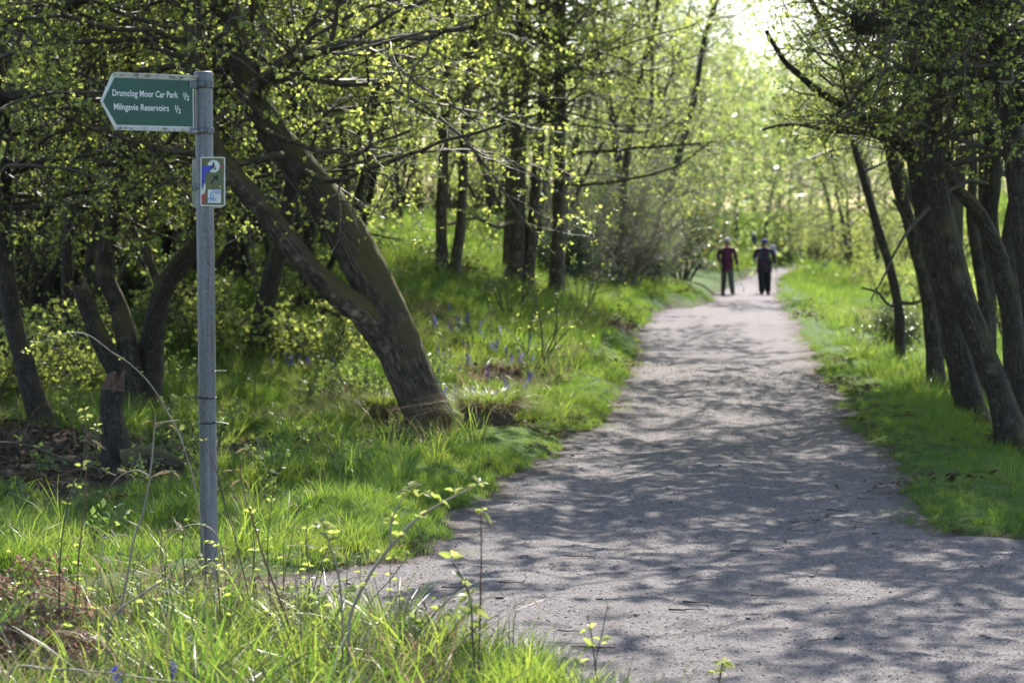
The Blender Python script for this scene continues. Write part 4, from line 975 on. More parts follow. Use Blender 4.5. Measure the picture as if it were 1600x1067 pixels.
# sticker, torn: blue above, red below
mb = MB(); prism(mb, [(-PW + .006, czp + .004), (-PW + .006, -PH * .18), (-PW + .013, -PH * .30), (-PW + .012, -PH * .1), (-PW + .022, -PH * .02), (-PW + .020, PH * .18), (-PW + .028, PH * .36), (-PW + .043, PH * .40), (-PW + .048, czp - .012), (-PW + .058, czp - .008), (-PW + .058, czp + .004)], -.0038, -.0032); mb.build('blue_sticker', M_BLUE, plate)
mb = MB(); prism(mb, [(-PW + .006, -PH * .20), (-PW + .006, -PH * .56), (-PW + .016, -PH * .5), (-PW + .024, -PH * .34), (-PW + .022, -PH * .04), (-PW + .016, -PH * .14), (-PW + .012, -PH * .32)], -.0037, -.0032); mb.build('white_sticker', M_PLATE, plate)
mb = MB(); prism(mb, [(-PW + .007, -PH * .58), (-PW + .008, -PH * .88), (-PW + .018, -PH * .88), (-PW + .020, -PH * .62), (-PW + .028, -PH * .50), (-PW + .024, -PH * .36), (-PW + .017, -PH * .52)], -.0038, -.0032); mb.build('red_sticker', M_RED, plate)
mb = MB(); prism(mb, [(cxp + .029, czp - .004), (cxp + .048, czp - .006), (cxp + .048, czp + .001), (cxp + .029, czp + .002)], -.0036, -.0030); mb.build('red_mark', M_RED, plate)
# walker: head, body, legs, stick
mb = MB(); disc(mb, cxp, czp + .015, .0036, -.0044, -.0039, n=12)
def stroke(mb, pts, w_, y0=-.0044, y1=-.0039):
    for (xa, za), (xb, zb) in zip(pts[:-1], pts[1:]):
        d = np.array([xb - xa, zb - za]); L_ = np.linalg.norm(d); n_ = np.array([-d[1], d[0]]) / L_ * w_ / 2
        prism(mb, [(xa + n_[0], za + n_[1]), (xb + n_[0], zb + n_[1]), (xb - n_[0], zb - n_[1]), (xa - n_[0], za - n_[1])], y0, y1)
stroke(mb, [(cxp, czp + .012), (cxp - .001, czp - .003)], .006); stroke(mb, [(cxp - .001, czp - .003), (cxp - .006, czp - .010), (cxp - .013, czp - .014)], .0032)
stroke(mb, [(cxp - .001, czp - .003), (cxp + .004, czp - .011), (cxp + .010, czp - .015)], .0032); stroke(mb, [(cxp, czp + .009), (cxp - .007, czp + .003)], .0026); stroke(mb, [(cxp, czp + .009), (cxp + .008, czp + .002), (cxp + .010, czp - .012)], .0022)
mb.build('walker_symbol', M_INK, plate)
mb = MB(); ax_, az_ = .008, PH * .10
stroke(mb, [(ax_ - .014, az_ - .022), (ax_ - .010, az_ - .010), (ax_ + .004, az_ + .006)], .0065)
prism(mb, [(ax_ - .008, az_ + .014), (ax_ + .016, az_ + .017), (ax_ + .015, az_ - .009), (ax_ + .006, az_ + .000), (ax_ + .001, az_ + .006)], -.0044, -.0039); mb.build('arrow', M_INK, plate)
mb = MB(); prism(mb, [(-.022, -PH * .87), (.038, -PH * .87), (.038, -PH * .33), (-.022, -PH * .33)], -.0033, -.0026); mb.build('white_label', M_PLATE, plate)
mb = MB()
for cx in (-.012, .006): 
    p_ = [(cx + .007 * math.cos(a), -PH * .72 + .007 * math.sin(a)) for a in np.linspace(0, 6.283, 13)]; stroke(mb, p_, .0026, -.0040, -.0034)
stroke(mb, [(-.012, -PH * .72), (-.008, -PH * .56), (.003, -PH * .56), (.006, -PH * .72), (-.004, -PH * .72), (-.008, -PH * .56)], .0024, -.0040, -.0034)
stroke(mb, [(-.010, -PH * .55), (-.004, -PH * .42)], .005, -.0040, -.0034)
for zq, xa, xb in ((-PH * .39, -.002, .034), (-PH * .47, .004, .035)):
    x = xa
    while x < xb: stroke(mb, [(x, zq), (x + .0035, zq)], .006, -.0040, -.0034); x += .0058
mb.build('blue_drawing', M_BLUEL, plate)
mb = MB(); disc(mb, .034, -PH * .2, .003, -.0034, -.0025, n=10); mb.build('rivet', M_PLATE, plate)
# second plate on the far side and the strap that holds both
pb = at(324, 287, YP + RP + .012)
back = empty('back_plate', pb, 'pale blank back of a second waymark plate behind the post', 'sign'); back.rotation_euler = (0, 0, R(14))
PW2 = 47 / FPX * YP / 2
mb = MB(); prism(mb, plate_poly(-PW2, PW2, -PH, PH), -.002, .002); mb.build('plate', M_BACK, back)
mb = MB(); box(mb, -PW2 * .7, PW2 * .7, -.014, -.0022, -.012, .012); mb.build('channel', M_STEEL, back)
mb = MB(); box(mb, -PW * .55, PW * .75, .0018, .012, -.013, .013); mb.build('channel', M_STEEL, plate)
band(hz(292), .016, post, 'strap', 1.07, arm=False)
mb = MB(); box(mb, -RP * 1.28, -RP * .95, -.016, .012, hz(296), hz(286)); box(mb, -RP * 1.45, -RP * 1.2, -.010, .004, hz(298), hz(291)); mb.build('strap_buckle', M_STEEL, post)
# cable ties
for py, side, tl, bow, m_ in ((580, 1, .050, .001, M_STEEL), (621, -1, .058, .004, M_CABLE), (660, 1, .058, .010, M_CABLE)):
    z = hz(py); tie = empty('cable_tie', Vector(base) + Vector(axis) * z, {580: 'thin pale cable tie round the post, topmost of three', 621: 'black cable tie round the post with its tail sticking out left', 660: 'black cable tie low on the post with its tail sticking out right'}[py], 'cable tie', 'cable ties on the post')
    a = np.linspace(0, 2 * np.pi, 33); ring = np.stack([np.cos(a) * RP * 1.03, np.sin(a) * RP * 1.03, .003 * np.sin(a)], 1)
    V, F, uv = tubes(ring[None], np.full((1, 33), .0030 if py != 580 else .0018), 6); mb = MB().add(V, F, 0); mb.build('loop', m_, tie)
    t = np.linspace(0, 1, 8); tail = np.stack([side * (RP * .7 + (RP * .35 + tl) * t), np.full(8, -RP * .72), .004 - bow * t ** 2], 1)
    V, F, uv = tubes(tail[None], np.full((1, 8), .0026 if py != 580 else .0013), 5); MB().add(V, F, 0).build('tail', m_, tie)
    MB().add(*[q for q in (lambda m: (np.concatenate(m.V), m.F[0]))(box(MB(), -.006, .006, -RP - .008, -RP + .001, -.005, .006))], 0, smooth=False).build('head', m_, tie)

# ------------------------------------------------------------------ walkers
def skin(name, joints, bones, material, parent, sub=2, root='pelvis', mats=None):
    """one continuous skinned surface from joints {name: (x, y, z, rx[, ry])}"""
    names = list(joints); ix = {n: i for i, n in enumerate(names)}
    me = bpy.data.meshes.new(name); me.from_pydata([joints[n][:3] for n in names], [(ix[a], ix[b]) for a, b in bones], [])
    o = bpy.data.objects.new('tmp', me); COL.objects.link(o)
    md = o.modifiers.new('skin', 'SKIN'); md.use_smooth_shade = True; md.branch_smoothing = .6
    for i, n in enumerate(names):
        j = joints[n]; sv = me.skin_vertices[0].data[i]; sv.radius = (j[3], j[4] if len(j) > 4 else j[3]); sv.use_root = (n == root)
    s = o.modifiers.new('sub', 'SUBSURF'); s.levels = s.render_levels = sub
    dg = bpy.context.evaluated_depsgraph_get(); dg.update()
    out = bpy.data.meshes.new_from_object(o.evaluated_get(dg)); bpy.data.objects.remove(o); out.materials.clear(); out.materials.append(material)
    out.polygons.foreach_set('use_smooth', np.ones(len(out.polygons), bool))
    return link(name, out, parent)
def ball(name, c, r, material, parent, zs=(0, 1)):
    bm = bmesh.new(); bmesh.ops.create_uvsphere(bm, u_segments=20, v_segments=12, radius=1)
    for v in bm.verts:
        v.co.z = min(max(v.co.z, zs[0] * 2 - 1 if zs[0] else -1), 1); v.co = Vector((c[0] + v.co.x * r[0], c[1] + v.co.y * r[1], c[2] + v.co.z * r[2]))
    me = bpy.data.meshes.new(name); bm.to_mesh(me); bm.free(); me.materials.append(material)
    me.polygons.foreach_set('use_smooth', np.ones(len(me.polygons), bool)); return link(name, me, parent)
M_SKIN = plain('skin', (.42, .22, .15), .55); M_HAIR = plain('grey_hair', (.35, .33, .30), .7)
def walker(px, py, Y, label, shirt, trousers, boot, hat, hatbrim, hatpale, armL, armR, stride, wide, hgt):
    x, z = at(px, py, Y)[0], None
    g = H1(x, Y); e = empty('person', (x, Y, g), label, 'person', 'walkers coming along the path'); e.scale = (hgt / 1.66,) * 3
    w_ = wide
    # image left = -x ; the walker faces the camera (-y)
    J = {'pelvis': (0, 0, .90, .125 * w_, .10), 'waist': (0, 0, 1.05, .12 * w_, .09), 'chest': (0, .01, 1.23, .135 * w_, .105), 'upper': (0, .015, 1.36, .12 * w_, .085), 'neck': (0, 0, 1.45, .052), 'jaw': (0, -.03, 1.50, .062, .072), 'head': (0, -.015, 1.57, .078, .092), 'crown': (0, -.005, 1.645, .055, .065)}
    B = [('pelvis', 'waist'), ('waist', 'chest'), ('chest', 'upper'), ('upper', 'neck'), ('neck', 'jaw'), ('jaw', 'head'), ('head', 'crown')]
    hands = {}
    for s, arm in ((-1, armL), (1, armR)):
        n = 'l' if s < 0 else 'r'
        J['sh' + n] = (s * .17 * w_, .01, 1.375, .06); J['el' + n] = (*arm[0], .043); J['wr' + n] = (*arm[1], .030)
        B += [('upper', 'sh' + n), ('sh' + n, 'el' + n), ('el' + n, 'wr' + n)]
        wv, ev = np.array(arm[1]), np.array(arm[0]); d = norm(wv - ev); pm = wv + d * .07
        J['pa' + n] = (*pm, .034, .022); B.append(('wr' + n, 'pa' + n)); hands[s] = pm + np.array([0, -.03, -.02])
        sd = norm(np.cross(d, np.array([0, -1., .2]))); fw = norm(np.array([0, -1., -.3]))
        for k, ln in enumerate((.030, .036, .034, .026)):
            b0 = pm + d * .03 + sd * (k - 1.5) * .018; b1 = b0 + (d * .5 + fw * .7) * ln; b2 = b1 + (fw * .3 - d * .8) * ln
            J['f%s%d' % (n, k)] = (*b0, .010); J['g%s%d' % (n, k)] = (*b1, .009); J['h%s%d' % (n, k)] = (*b2, .007)
            B += [('pa' + n, 'f%s%d' % (n, k)), ('f%s%d' % (n, k), 'g%s%d' % (n, k)), ('g%s%d' % (n, k), 'h%s%d' % (n, k))]
        t0 = pm - sd * .03 - d * .01; t1 = t0 + (fw * .8 - sd * .1 + d * .4) * .04
        J['t' + n] = (*t0, .012); J['u' + n] = (*t1, .009); B += [('pa' + n, 't' + n), ('t' + n, 'u' + n)]
    LEG, LB = {}, []
    for s, (kx, ky, ax, ay, az) in ((-1, stride[0]), (1, stride[1])):
        n = 'l' if s < 0 else 'r'
        LEG['hip' + n] = (s * .09 * w_, 0, .86, .095 * w_); LEG['kn' + n] = (kx, ky, .48 + az * .5, .062); LEG['an' + n] = (ax, ay, .09 + az, .042)
        LB += [('pelvis', 'hip' + n), ('hip' + n, 'kn' + n), ('kn' + n, 'an' + n)]
    full = dict(J); full.update(LEG)
    for s, (kx, ky, ax, ay, az) in ((-1, stride[0]), (1, stride[1])):
        n = 'l' if s < 0 else 'r'; full['ft' + n] = (ax, ay - .15, .03 + az, .032); LB2 = [('an' + n, 'ft' + n)]; B = B + LB2
    skin('body', full, B + LB, M_SKIN, e, 1)
    # clothing a little outside the body
    G = lambda n, k: (*J[n][:3], J[n][3] * k, (J[n][4] if len(J[n]) > 4 else J[n][3]) * k)
    SJ = {n: G(n, k_) for n, k_ in (('pelvis', 1.32), ('waist', 1.32), ('chest', 1.2), ('upper', 1.16))}; SJ['hem'] = (0, 0, .80, J['pelvis'][3] * 1.3, .135); SJ['collar'] = (0, .0, 1.425, .075)
    SB = [('hem', 'pelvis'), ('pelvis', 'waist'), ('waist', 'chest'), ('chest', 'upper'), ('upper', 'collar')]
    for n in 'lr':
        SJ['sh' + n] = G('sh' + n, 1.22); SJ['el' + n] = G('el' + n, 1.45)
        wv, ev = np.array(J['wr' + n][:3]), np.array(J['el' + n][:3]); SJ['cf' + n] = (*(ev + (wv - ev) * .85), .044)
        SB += [('upper', 'sh' + n), ('sh' + n, 'el' + n), ('el' + n, 'cf' + n)]
    skin('shirt', SJ, SB, shirt, e, 2)
    TJ = {'pelvis': (0, 0, .90, .142 * w_, .112), 'belt': (0, 0, 1.0, .137 * w_, .105)}; TB = [('pelvis', 'belt')]
    for n in 'lr':
        TJ['hip' + n] = (*LEG['hip' + n][:3], .105 * w_); TJ['kn' + n] = (*LEG['kn' + n][:3], .078 * w_); TJ['an' + n] = (*LEG['an' + n][:2], LEG['an' + n][2] + .0, .066 * w_)
        TB += [('pelvis', 'hip' + n), ('hip' + n, 'kn' + n), ('kn' + n, 'an' + n)]
    skin('trousers', TJ, TB, trousers, e, 2)
    for s, (kx, ky, ax, ay, az) in ((-1, stride[0]), (1, stride[1])):
        skin('boot', {'pelvis': (ax, ay + .02, .05 + az, .055), 'mid': (ax, ay - .06, .045 + az, .05), 'toe': (ax + s * .01, ay - .16, .038 + az, .042), 'top': (ax, ay + .01, .14 + az, .052)}, [('pelvis', 'mid'), ('mid', 'toe'), ('pelvis', 'top')], boot, e, 1)
    # face
    for s in (-1, 1):
        ball('eye', (s * .032, -.098, 1.572), (.010, .007, .007), M_INK, e); ball('ear', (s * .082, 0, 1.56), (.012, .026, .034), M_SKIN, e)
    ball('nose', (0, -.112, 1.545), (.013, .018, .022), M_SKIN, e); ball('mouth', (0, -.098, 1.510), (.024, .008, .006), plain('lips', (.25, .09, .07), .5), e)
    ball('hair', (0, .022, 1.575), (.090, .085, .085), M_HAIR, e)
    h = ball('hat', (0, -.01, 1.60), (.103, .118, .105), hat, e, (.5, 1))
    a = np.linspace(0, 2 * np.pi, 25)[:-1]; brx, bry = (.165, .175) if hatbrim else (.105, .16)
    c0 = np.stack([.10 * np.cos(a), -.01 + .115 * np.sin(a), np.full(24, 1.602)], 1); off_y = 0 if hatbrim else -.05
    c1 = np.stack([brx * np.cos(a), -.01 + off_y + bry * np.sin(a), np.full(24, 1.588 if hatbrim else 1.596)], 1)
    k = np.arange(24); k2 = (k + 1) % 24; V = np.concatenate([c0, c1, c0 - [0, 0, .006], c1 - [0, 0, .006]])
    MB().add(V, np.concatenate([np.stack([k, k2, 24 + k2, 24 + k], 1), np.stack([48 + k, 72 + k, 72 + k2, 48 + k2], 1), np.stack([24 + k, 24 + k2, 72 + k2, 72 + k], 1)]), 0).build('hat_brim', hat, h)
    return e, hands, g, x
M_MAROON = plain('maroon_fleece', (.10, .018, .040), .85, vary=.25, scale=18); M_OLIVET = plain('grey_green_trousers', (.085, .09, .075), .85, vary=.2, scale=12)
M_NAVY = plain('dark_jacket', (.045, .018, .034), .8, vary=.3, scale=14); M_BLACKT = plain('black_trousers', (.010, .010, .012), .85, vary=.3, scale=14)
M_CAP = plain('pale_cap', (.42, .40, .37), .8); M_HATB = plain('blue_hat', (.02, .03, .14), .8); M_BOOT = plain('boot_leather', (.03, .022, .018), .7)
M_TEAL = plain('teal_strap', (.04, .16, .15), .7); M_PACK = plain('pale_pack', (.34, .36, .42), .7, vary=.2, scale=9); M_BUND = plain('dark_blue_roll', (.03, .04, .08), .7)
M_POLE = plain('walking_pole_metal', (.30, .30, .33), .35, metal=.8)
YW = 67.5
pA, handsA, gA, xA = walker(1136, 460, YW, 'walker in maroon top, grey-green trousers and pale cap, left of the two', M_MAROON, M_OLIVET, M_BOOT, M_CAP, False, True,
    ((-.27, .03, 1.14), (-.20, -.14, .96)), ((.25, .03, 1.12), (.29, -.10, .88)), ((-.085, .06, -.10, .20, .05), (.10, -.12, .15, -.20, 0)), 1.12, 1.62)
pB, handsB, gB, xB = walker(1194, 458, YW + .3, 'walker in dark jacket, black trousers and blue brimmed hat, right of the two', M_NAVY, M_BLACKT, M_BOOT, M_HATB, True, False,
    ((-.29, -.03, 1.13), (-.31, -.24, 1.10)), ((.29, .04, 1.12), (.31, -.14, .94)), ((-.08, -.09, -.085, -.14, 0), (.10, .05, .13, .14, .02)), 1.38, 1.60)
# straps and waist bag belong to the clothing
for e in (pA, pB):
    for s in (-1, 1):
        c = np.array([[s * .10, -.105, 1.40], [s * .115, -.155, 1.27], [s * .125, -.14, 1.12], [s * .15, -.05, 1.03]])
        V, F, uv = tubes(resample(c, [.018] * 4, .03)[0][None], np.full((1, len(resample(c, [.018] * 4, .03)[0])), .013), 6); MB().add(V, F, 0).build('pack_strap', M_TEAL if e is pB else M_BLACKT, e)
skin('waist_bag', {'pelvis': (-.15, -.10, .93, .07), 'b': (-.02, -.14, .94, .055), 'c': (-.17, -.06, .84, .05)}, [('pelvis', 'b'), ('pelvis', 'c')], M_BLACKT, pA, 1)
def pack(x, y, g, label, w_, material, roll):
    e = empty('backpack', (x, y, g), label, 'backpack', 'backpacks of the walkers')
    skin('bag', {'pelvis': (0, 0, 1.1, w_, .11), 'a': (0, 0, .98, w_ * .95, .10), 'b': (0, .01, 1.28, w_ * 1.02, .11), 'c': (.02, .01, 1.42, w_ * .8, .085)}, [('a', 'pelvis'), ('pelvis', 'b'), ('b', 'c')], material, e, 2)
    skin('lid', {'pelvis': (.02, 0, 1.44, w_ * .75, .10), 'b': (.02, .01, 1.49, w_ * .6, .08)}, [('pelvis', 'b')], material, e, 1)
    if roll:
        skin('rolled_bundle', {'pelvis': (-.27, .06, 1.61, .075, .07), 'b': (-.26, .06, 1.74, .06), 'c': (-.20, .05, 1.46, .02), 'd': (-.10, .02, 1.34, .02)}, [('pelvis', 'b'), ('pelvis', 'c'), ('c', 'd')], M_BUND, e, 2)
        ball('bundle_top', (-.26, .06, 1.79), (.06, .06, .03), M_PACK, e)
        skin('side_roll', {'pelvis': (.27, .03, 1.33, .10), 'b': (.25, .04, 1.47, .085), 'c': (.29, .02, 1.17, .06)}, [('pelvis', 'b'), ('pelvis', 'c')], M_PACK, e, 2)
    return e
pack(xA, YW + .25, gA, 'dark backpack behind the walker in the maroon top', .16, M_NAVY, False)
pack(xB, YW + .58, gB, 'pale backpack with dark rolled bundle on the walker in the blue hat', .19, M_PACK, True)
def pole(hand, e, tip, label):
    s = e.scale[0]; h0 = Vector(hand) * s + e.location; t0 = e.location + Vector(tip); t0.z = H1(t0.x, t0.y) + tip[2]
    o = empty('walking_pole', t0, label, 'walking pole', 'walking poles'); d = h0 - t0; L_ = d.length; q = d.normalized()
    for nm, a, b, r, m_ in (('shaft', 0, .9, .0055, M_POLE), ('grip', .9, 1.06, .017, M_CABLE), ('basket', .04, .06, .03, M_CABLE)):
        P = np.array([list(q * L_ * t) for t in (a, (a + b) / 2, b)]); V, F, uv = tubes(P[None], np.full((1, 3), r), 8); MB().add(V, F, 0).build(nm, m_, o)
pole(handsA[1], pA, (.50, .35, 0.12), 'walking pole in the maroon walker\'s free-swinging hand'); pole(handsA[-1], pA, (-.18, -.15, 0), 'walking pole held beside the maroon walker\'s waist bag')
pole(handsB[-1], pB, (-.24, -.30, 0), 'walking pole planted in front of the walker in the blue hat'); pole(handsB[1], pB, (.42, .05, 0), 'walking pole on the verge side of the walker in the blue hat')

# ------------------------------------------------------------------ wood floor details
def stump(name, label, cat, trace, Y, broken=True, bark=None):
    P, W = px_stem(trace, Y); V, F, uv, Q, r = bark_tube(np.array(P), W, .035, 20, Y * 1.3, .35)
    root = np.array([Q[0][0], Q[0][1], H1(Q[0][0], Q[0][1])]); e = empty(name, root, label, cat)
    MB().add(V - root, F, 0, uv=uv).build('trunk', bark or M_BARKD, e)
    sides = 20; ring = V[-sides:] - root; c = ring.mean(0); d = norm(Q[-1] - Q[-2])
    sp = ring * .8 + c * .2 + d * (.0 + .16 * rng.random((sides, 1)) ** 2); k = np.arange(sides); k2 = (k + 1) % sides; VV = np.concatenate([ring, sp, (c + d * .015)[None]])
    MB().add(VV, np.stack([k, k2, sides + k2, sides + k], 1), 0, smooth=False).add(VV, np.stack([sides + k, sides + k2, np.full(sides, 2 * sides)], 1), 0, smooth=False).build('broken_top', M_WOODRAW, e)
stump('broken_stump', 'short snapped stump with raw jagged brown top, left of the post', 'stump', [(186, 745, 62), (180, 695, 44), (173, 645, 36), (176, 608, 38)], 17.5)
def log(name, label, cat, trace, Y, mat_):
    P = [at(p[0], p[1], Y + (p[3] if len(p) > 3 else 0)) for p in trace]; W = [p[2] / FPX * Y / 2 for p in trace]
    dz = min(p[2] - r - H1(p[0], p[1]) for p, r in zip(P, W))
    P = [p - np.array([0, 0, dz + .02]) for p in P] if dz > 0 else P
    V, F, uv, Q, r = bark_tube(np.array(P), W, .04, 10, Y, 0); root = Q[0]
    e = empty(name, root, label, cat); MB().add(V - root, F, 0, uv=uv).build('branch', mat_, e); return e
log('fallen_branch', 'dark mossy fallen branch lying behind the post beside the snapped stump', 'branch', [(195, 715, 46), (235, 704, 34), (270, 712, 22), (305, 722, 14), (330, 738, 8)], 17.3, M_BARKM)
log('fallen_branch', 'thin pale fallen branch on the litter near the left edge', 'branch', [(15, 590, 12), (70, 588, 10), (130, 596, 8), (190, 590, 5)], 24.5, M_BARK)
def mound(name, label, px, Y, w_, h_, cat, hang=True):
    x = (px - 800) / FPX * Y; g = H1(x, Y); e = empty(name, (x, Y, g), label, cat)
    a = np.arange(22) / 22 * 6.283; t = np.linspace(0, 1, 8); A, T_ = np.meshgrid(a, t)
    r = w_ * .92 * np.cos(T_ * 1.5) ** .8 * (1 + .35 * vnoise(np.cos(A) * 2 + px, np.sin(A) * 2 + T_ * 3, 5)); z = h_ * np.sin(T_ * 1.57) - .08
    V = np.stack([r * np.cos(A), r * np.sin(A), z], -1).reshape(-1, 3); i = (np.arange(7)[:, None] * 22 + np.arange(22)[None]).ravel(); j = (np.arange(7)[:, None] * 22 + (np.arange(22)[None] + 1) % 22).ravel()
    MB().add(V, np.stack([i, j, j + 22, i + 22], 1), 0).build('soil', plain('mound_soil', (.10, .07, .05), .95, vary=.5, scale=30, bump=.8), e)
    for nm, n, rr, hh_, m_, bend, zz in (('dead_blades', 700, w_ * 1.0, h_ * 1.2, M_STRAW, 2.4, h_ * .45), ('green_blades', 800, w_ * .98, .2, M_GRASS, 1.1, h_ * .66)):
        me = blade_mesh(nm, n, rr, hh_, .0035, bend, m_, 5); o = link(nm, me, e); o.location = (0, 0, zz)
    return e
mound('grass_tussock', 'eroded grass tussock with brown hanging roots at the foot of the leaning tree', 765, 20.4, .25, .27, 'tussock')
mound('grass_tussock', 'pale dead grass tussock tucked behind the leaning trunk', 600, 21.9, .16, .26, 'tussock')
# bird nest in the tree on the right
nb = at(1352, 34, 18.3); nest = empty('bird_nest', nb, 'dark round ball of twigs lodged in the branches over the path', 'nest')
n = 420; a = norm(rng.normal(size=(n, 3))); r_ = (.085 * (.55 + .5 * rng.random(n)))[:, None]; c = a * r_ * np.array([1, 1, 1.05]); tdir = norm(np.cross(a, rng.normal(size=(n, 3))) + a * .25)
L_ = (.05 + .07 * rng.random(n))[:, None]; P = np.stack([c - tdir * L_, c + a * .012, c + tdir * L_], 1); V, F, uv = tubes(P, np.full((n, 3), .0032), 3); MB().add(V, F, 0).build('twigs', M_BARKD, nest)
ball('core', (0, 0, 0), (.072, .07, .078), M_BARKD, nest)

# ------------------------------------------------------------------ bluebells
def bluebell_mesh(h):
    mb = MB(); t = np.linspace(0, 1, 6); P = np.stack([.03 * t ** 2.5, 0 * t, h * t], 1); P[-1, 2] -= .01
    V, F, uv = tubes(P[None], np.full((1, 6), .0022), 4); mb.add(V, F, 0)
    for k in range(6):
        s = .55 + .45 * k / 5; b = np.array([.03 * s ** 2.5, 0, h * s]); a = rng.random() * 2.2 - 1.1; d = np.array([math.cos(a), math.sin(a), -.9]); d /= np.linalg.norm(d)
        Q = b + d[None] * (np.array([0, .010, .020, .027]) * 1.2)[:, None]; V, F, uv = tubes(Q[None], np.array([[.003, .0065, .0065, .010]]), 6); mb.add(V, F, 1, tint=np.full(len(V), rng.random()))
    return mb.mesh('stem', [M_GRASS, M_FLOWERB])
BLUE = [bluebell_mesh(h) for h in (.20, .24, .27)]
bx = [(rng.uniform(650, 830) , 0, 23.0 + rng.random() * 8) for _ in range(64)] + [(rng.uniform(415, 520), rng.uniform(500, 530), 25.5 + rng.random() * 3) for _ in range(26)]
for k, (px, _, Y) in enumerate(bx):
    x = (px - 800) / FPX * Y; lab = 'violet bluebell in the drift on the bank right of the leaning trunk' if k < 64 else 'violet bluebell in the small drift left of the leaning trunk'
    o = link('bluebell', BLUE[k % 3]); o.location = (x, Y, H1(x, Y)); o.rotation_euler = (0, 0, random.random() * 6.28); s = .6 + .4 * random.random(); o.scale = (s * 1.2, s * 1.2, s)
    tag(o, lab, 'bluebell', 'bluebells right of the leaning tree' if k < 64 else 'bluebells left of the leaning tree')
for k, (px, Y, lab) in enumerate(((248, 8.3, 'single violet bluebell in the long grass left of the post'), (330, 8.0, 'single violet bluebell in the near grass below the post'), (195, 8.1, 'drooping violet bluebell in the near grass by a dry stalk'), (290, 9.4, 'small violet bluebell among dead stalks by the post'))):
    x = (px - 800) / FPX * Y; o = link('bluebell', BLUE[k % 3]); o.location = (x, Y, H1(x, Y)); o.rotation_euler = (0, 0, k * 1.7); tag(o, lab, 'bluebell', 'bluebells in the near grass')

# ------------------------------------------------------------------ near stalks, canes and leafy shoots
def leaf_part_mesh(name, L_, W_, material, fold=.25, curl=.3):
    mb = MB(); t = np.linspace(0, 1, 6); hw = W_ / 2 * np.sin(np.pi * t ** .8) ** .8; hw[0] = W_ * .03; hw[-1] = .0004
    zc_ = -curl * L_ * t ** 2
    V = np.concatenate([np.stack([t * L_, -hw, zc_ + hw * fold * 2], 1), np.stack([t * L_, 0 * t, zc_], 1), np.stack([t * L_, hw, zc_ + hw * fold * 2], 1)]); i = np.arange(5)
    F = np.concatenate([np.stack([i, i + 1, i + 7, i + 6], 1), np.stack([i + 6, i + 7, i + 13, i + 12], 1)])
    return MB().add(V, F, 0, tint=np.full(18, rng.random())).mesh(name, material)
YLEAF = [leaf_part_mesh('leaf', .040 + .008 * k, .022 + .003 * k, M_SHOOT, curl=.2 + .1 * k) for k in range(4)]
GLEAF = [leaf_part_mesh('leaf', .026 + .004 * k, .014 + .002 * k, M_LEAF, curl=.2 + .1 * k) for k in range(3)]
DLEAF = [leaf_part_mesh('dead_leaf', .060 + .012 * k, .014, M_STRAW, fold=.5, curl=.5) for k in range(3)]
def leaf_part(e, mesh, p, d, name='leaf', sc=1.0, roll=None):
    o = link(name, mesh, e); o.location = p; q = Vector(d).to_track_quat('X', 'Z'); o.rotation_mode = 'QUATERNION'
    o.rotation_quaternion = q @ Matrix.Rotation(random.uniform(-1.5, 1.5) if roll is None else roll, 4, 'X').to_quaternion(); o.scale = (sc,) * 3; return o
def stalk(name, label, cat, Y, traces, material, leaves=(), group=None, sides=6, rooted=True):
    """traces: lists of (px, py, width px[, depth offset]); leaves: (px, py, n, 'y'|'g'|'d', dy, size)"""
    lines = [([at(p[0], p[1], Y + (p[3] if len(p) > 3 else 0)) for p in tr], [p[2] * (.42 if 'cane' in name or 'stalk' in name else .6) / FPX * Y / 2 for p in tr]) for tr in traces]
    P0 = lines[0][0][0]; g = H1(P0[0], P0[1])
    if rooted and P0[2] > g: lines[0][0].insert(0, np.array([P0[0] + rng.normal() * .01, P0[1], g - .03])); lines[0][1].insert(0, lines[0][1][0])
    root = np.array(lines[0][0][0]); root[2] = g if rooted else root[2]
    e = empty(name, root, label, cat, group); mb = MB()
    for P, W in lines:
        Q, r = resample(P, W, .02); Q = Q + .003 * np.stack([vnoise(np.arange(len(Q)) * .35, np.full(len(Q), Y * k + P[0][0] * 9), k) for k in (1, 2, 3)], 1)
        V, F, uv = tubes(Q[None], r[None], sides); mb.add(V - root, F, 0, uv=uv)
    mb.build('stem', material, e)
    for (px, py, n, kd, dy, sc) in leaves:
        c = at(px, py, Y + dy) - root
        n = int(n * 1.4) if kd != 'd' else n
        for k in range(n):
            a = k * 2.4 + rng.random(); d = np.array([math.cos(a), math.sin(a) * .8, -.35 + 1.5 * rng.random()]) if kd != 'd' else np.array([math.cos(a), math.sin(a) * .4, -.5 + rng.random()])
            mesh = {'y': YLEAF, 'g': GLEAF, 'd': DLEAF}[kd][k % 3]
            leaf_part(e, mesh, c + norm(d) * .004 + np.array([0, 0, .022 * (rng.random() - .5)]), d, 'dead_leaf' if kd == 'd' else 'leaf', sc * .84 * (.7 + .55 * random.random()))
    return e
SG = 'leafy shoots in front of the path'; DG = 'dead stalks round the signpost'
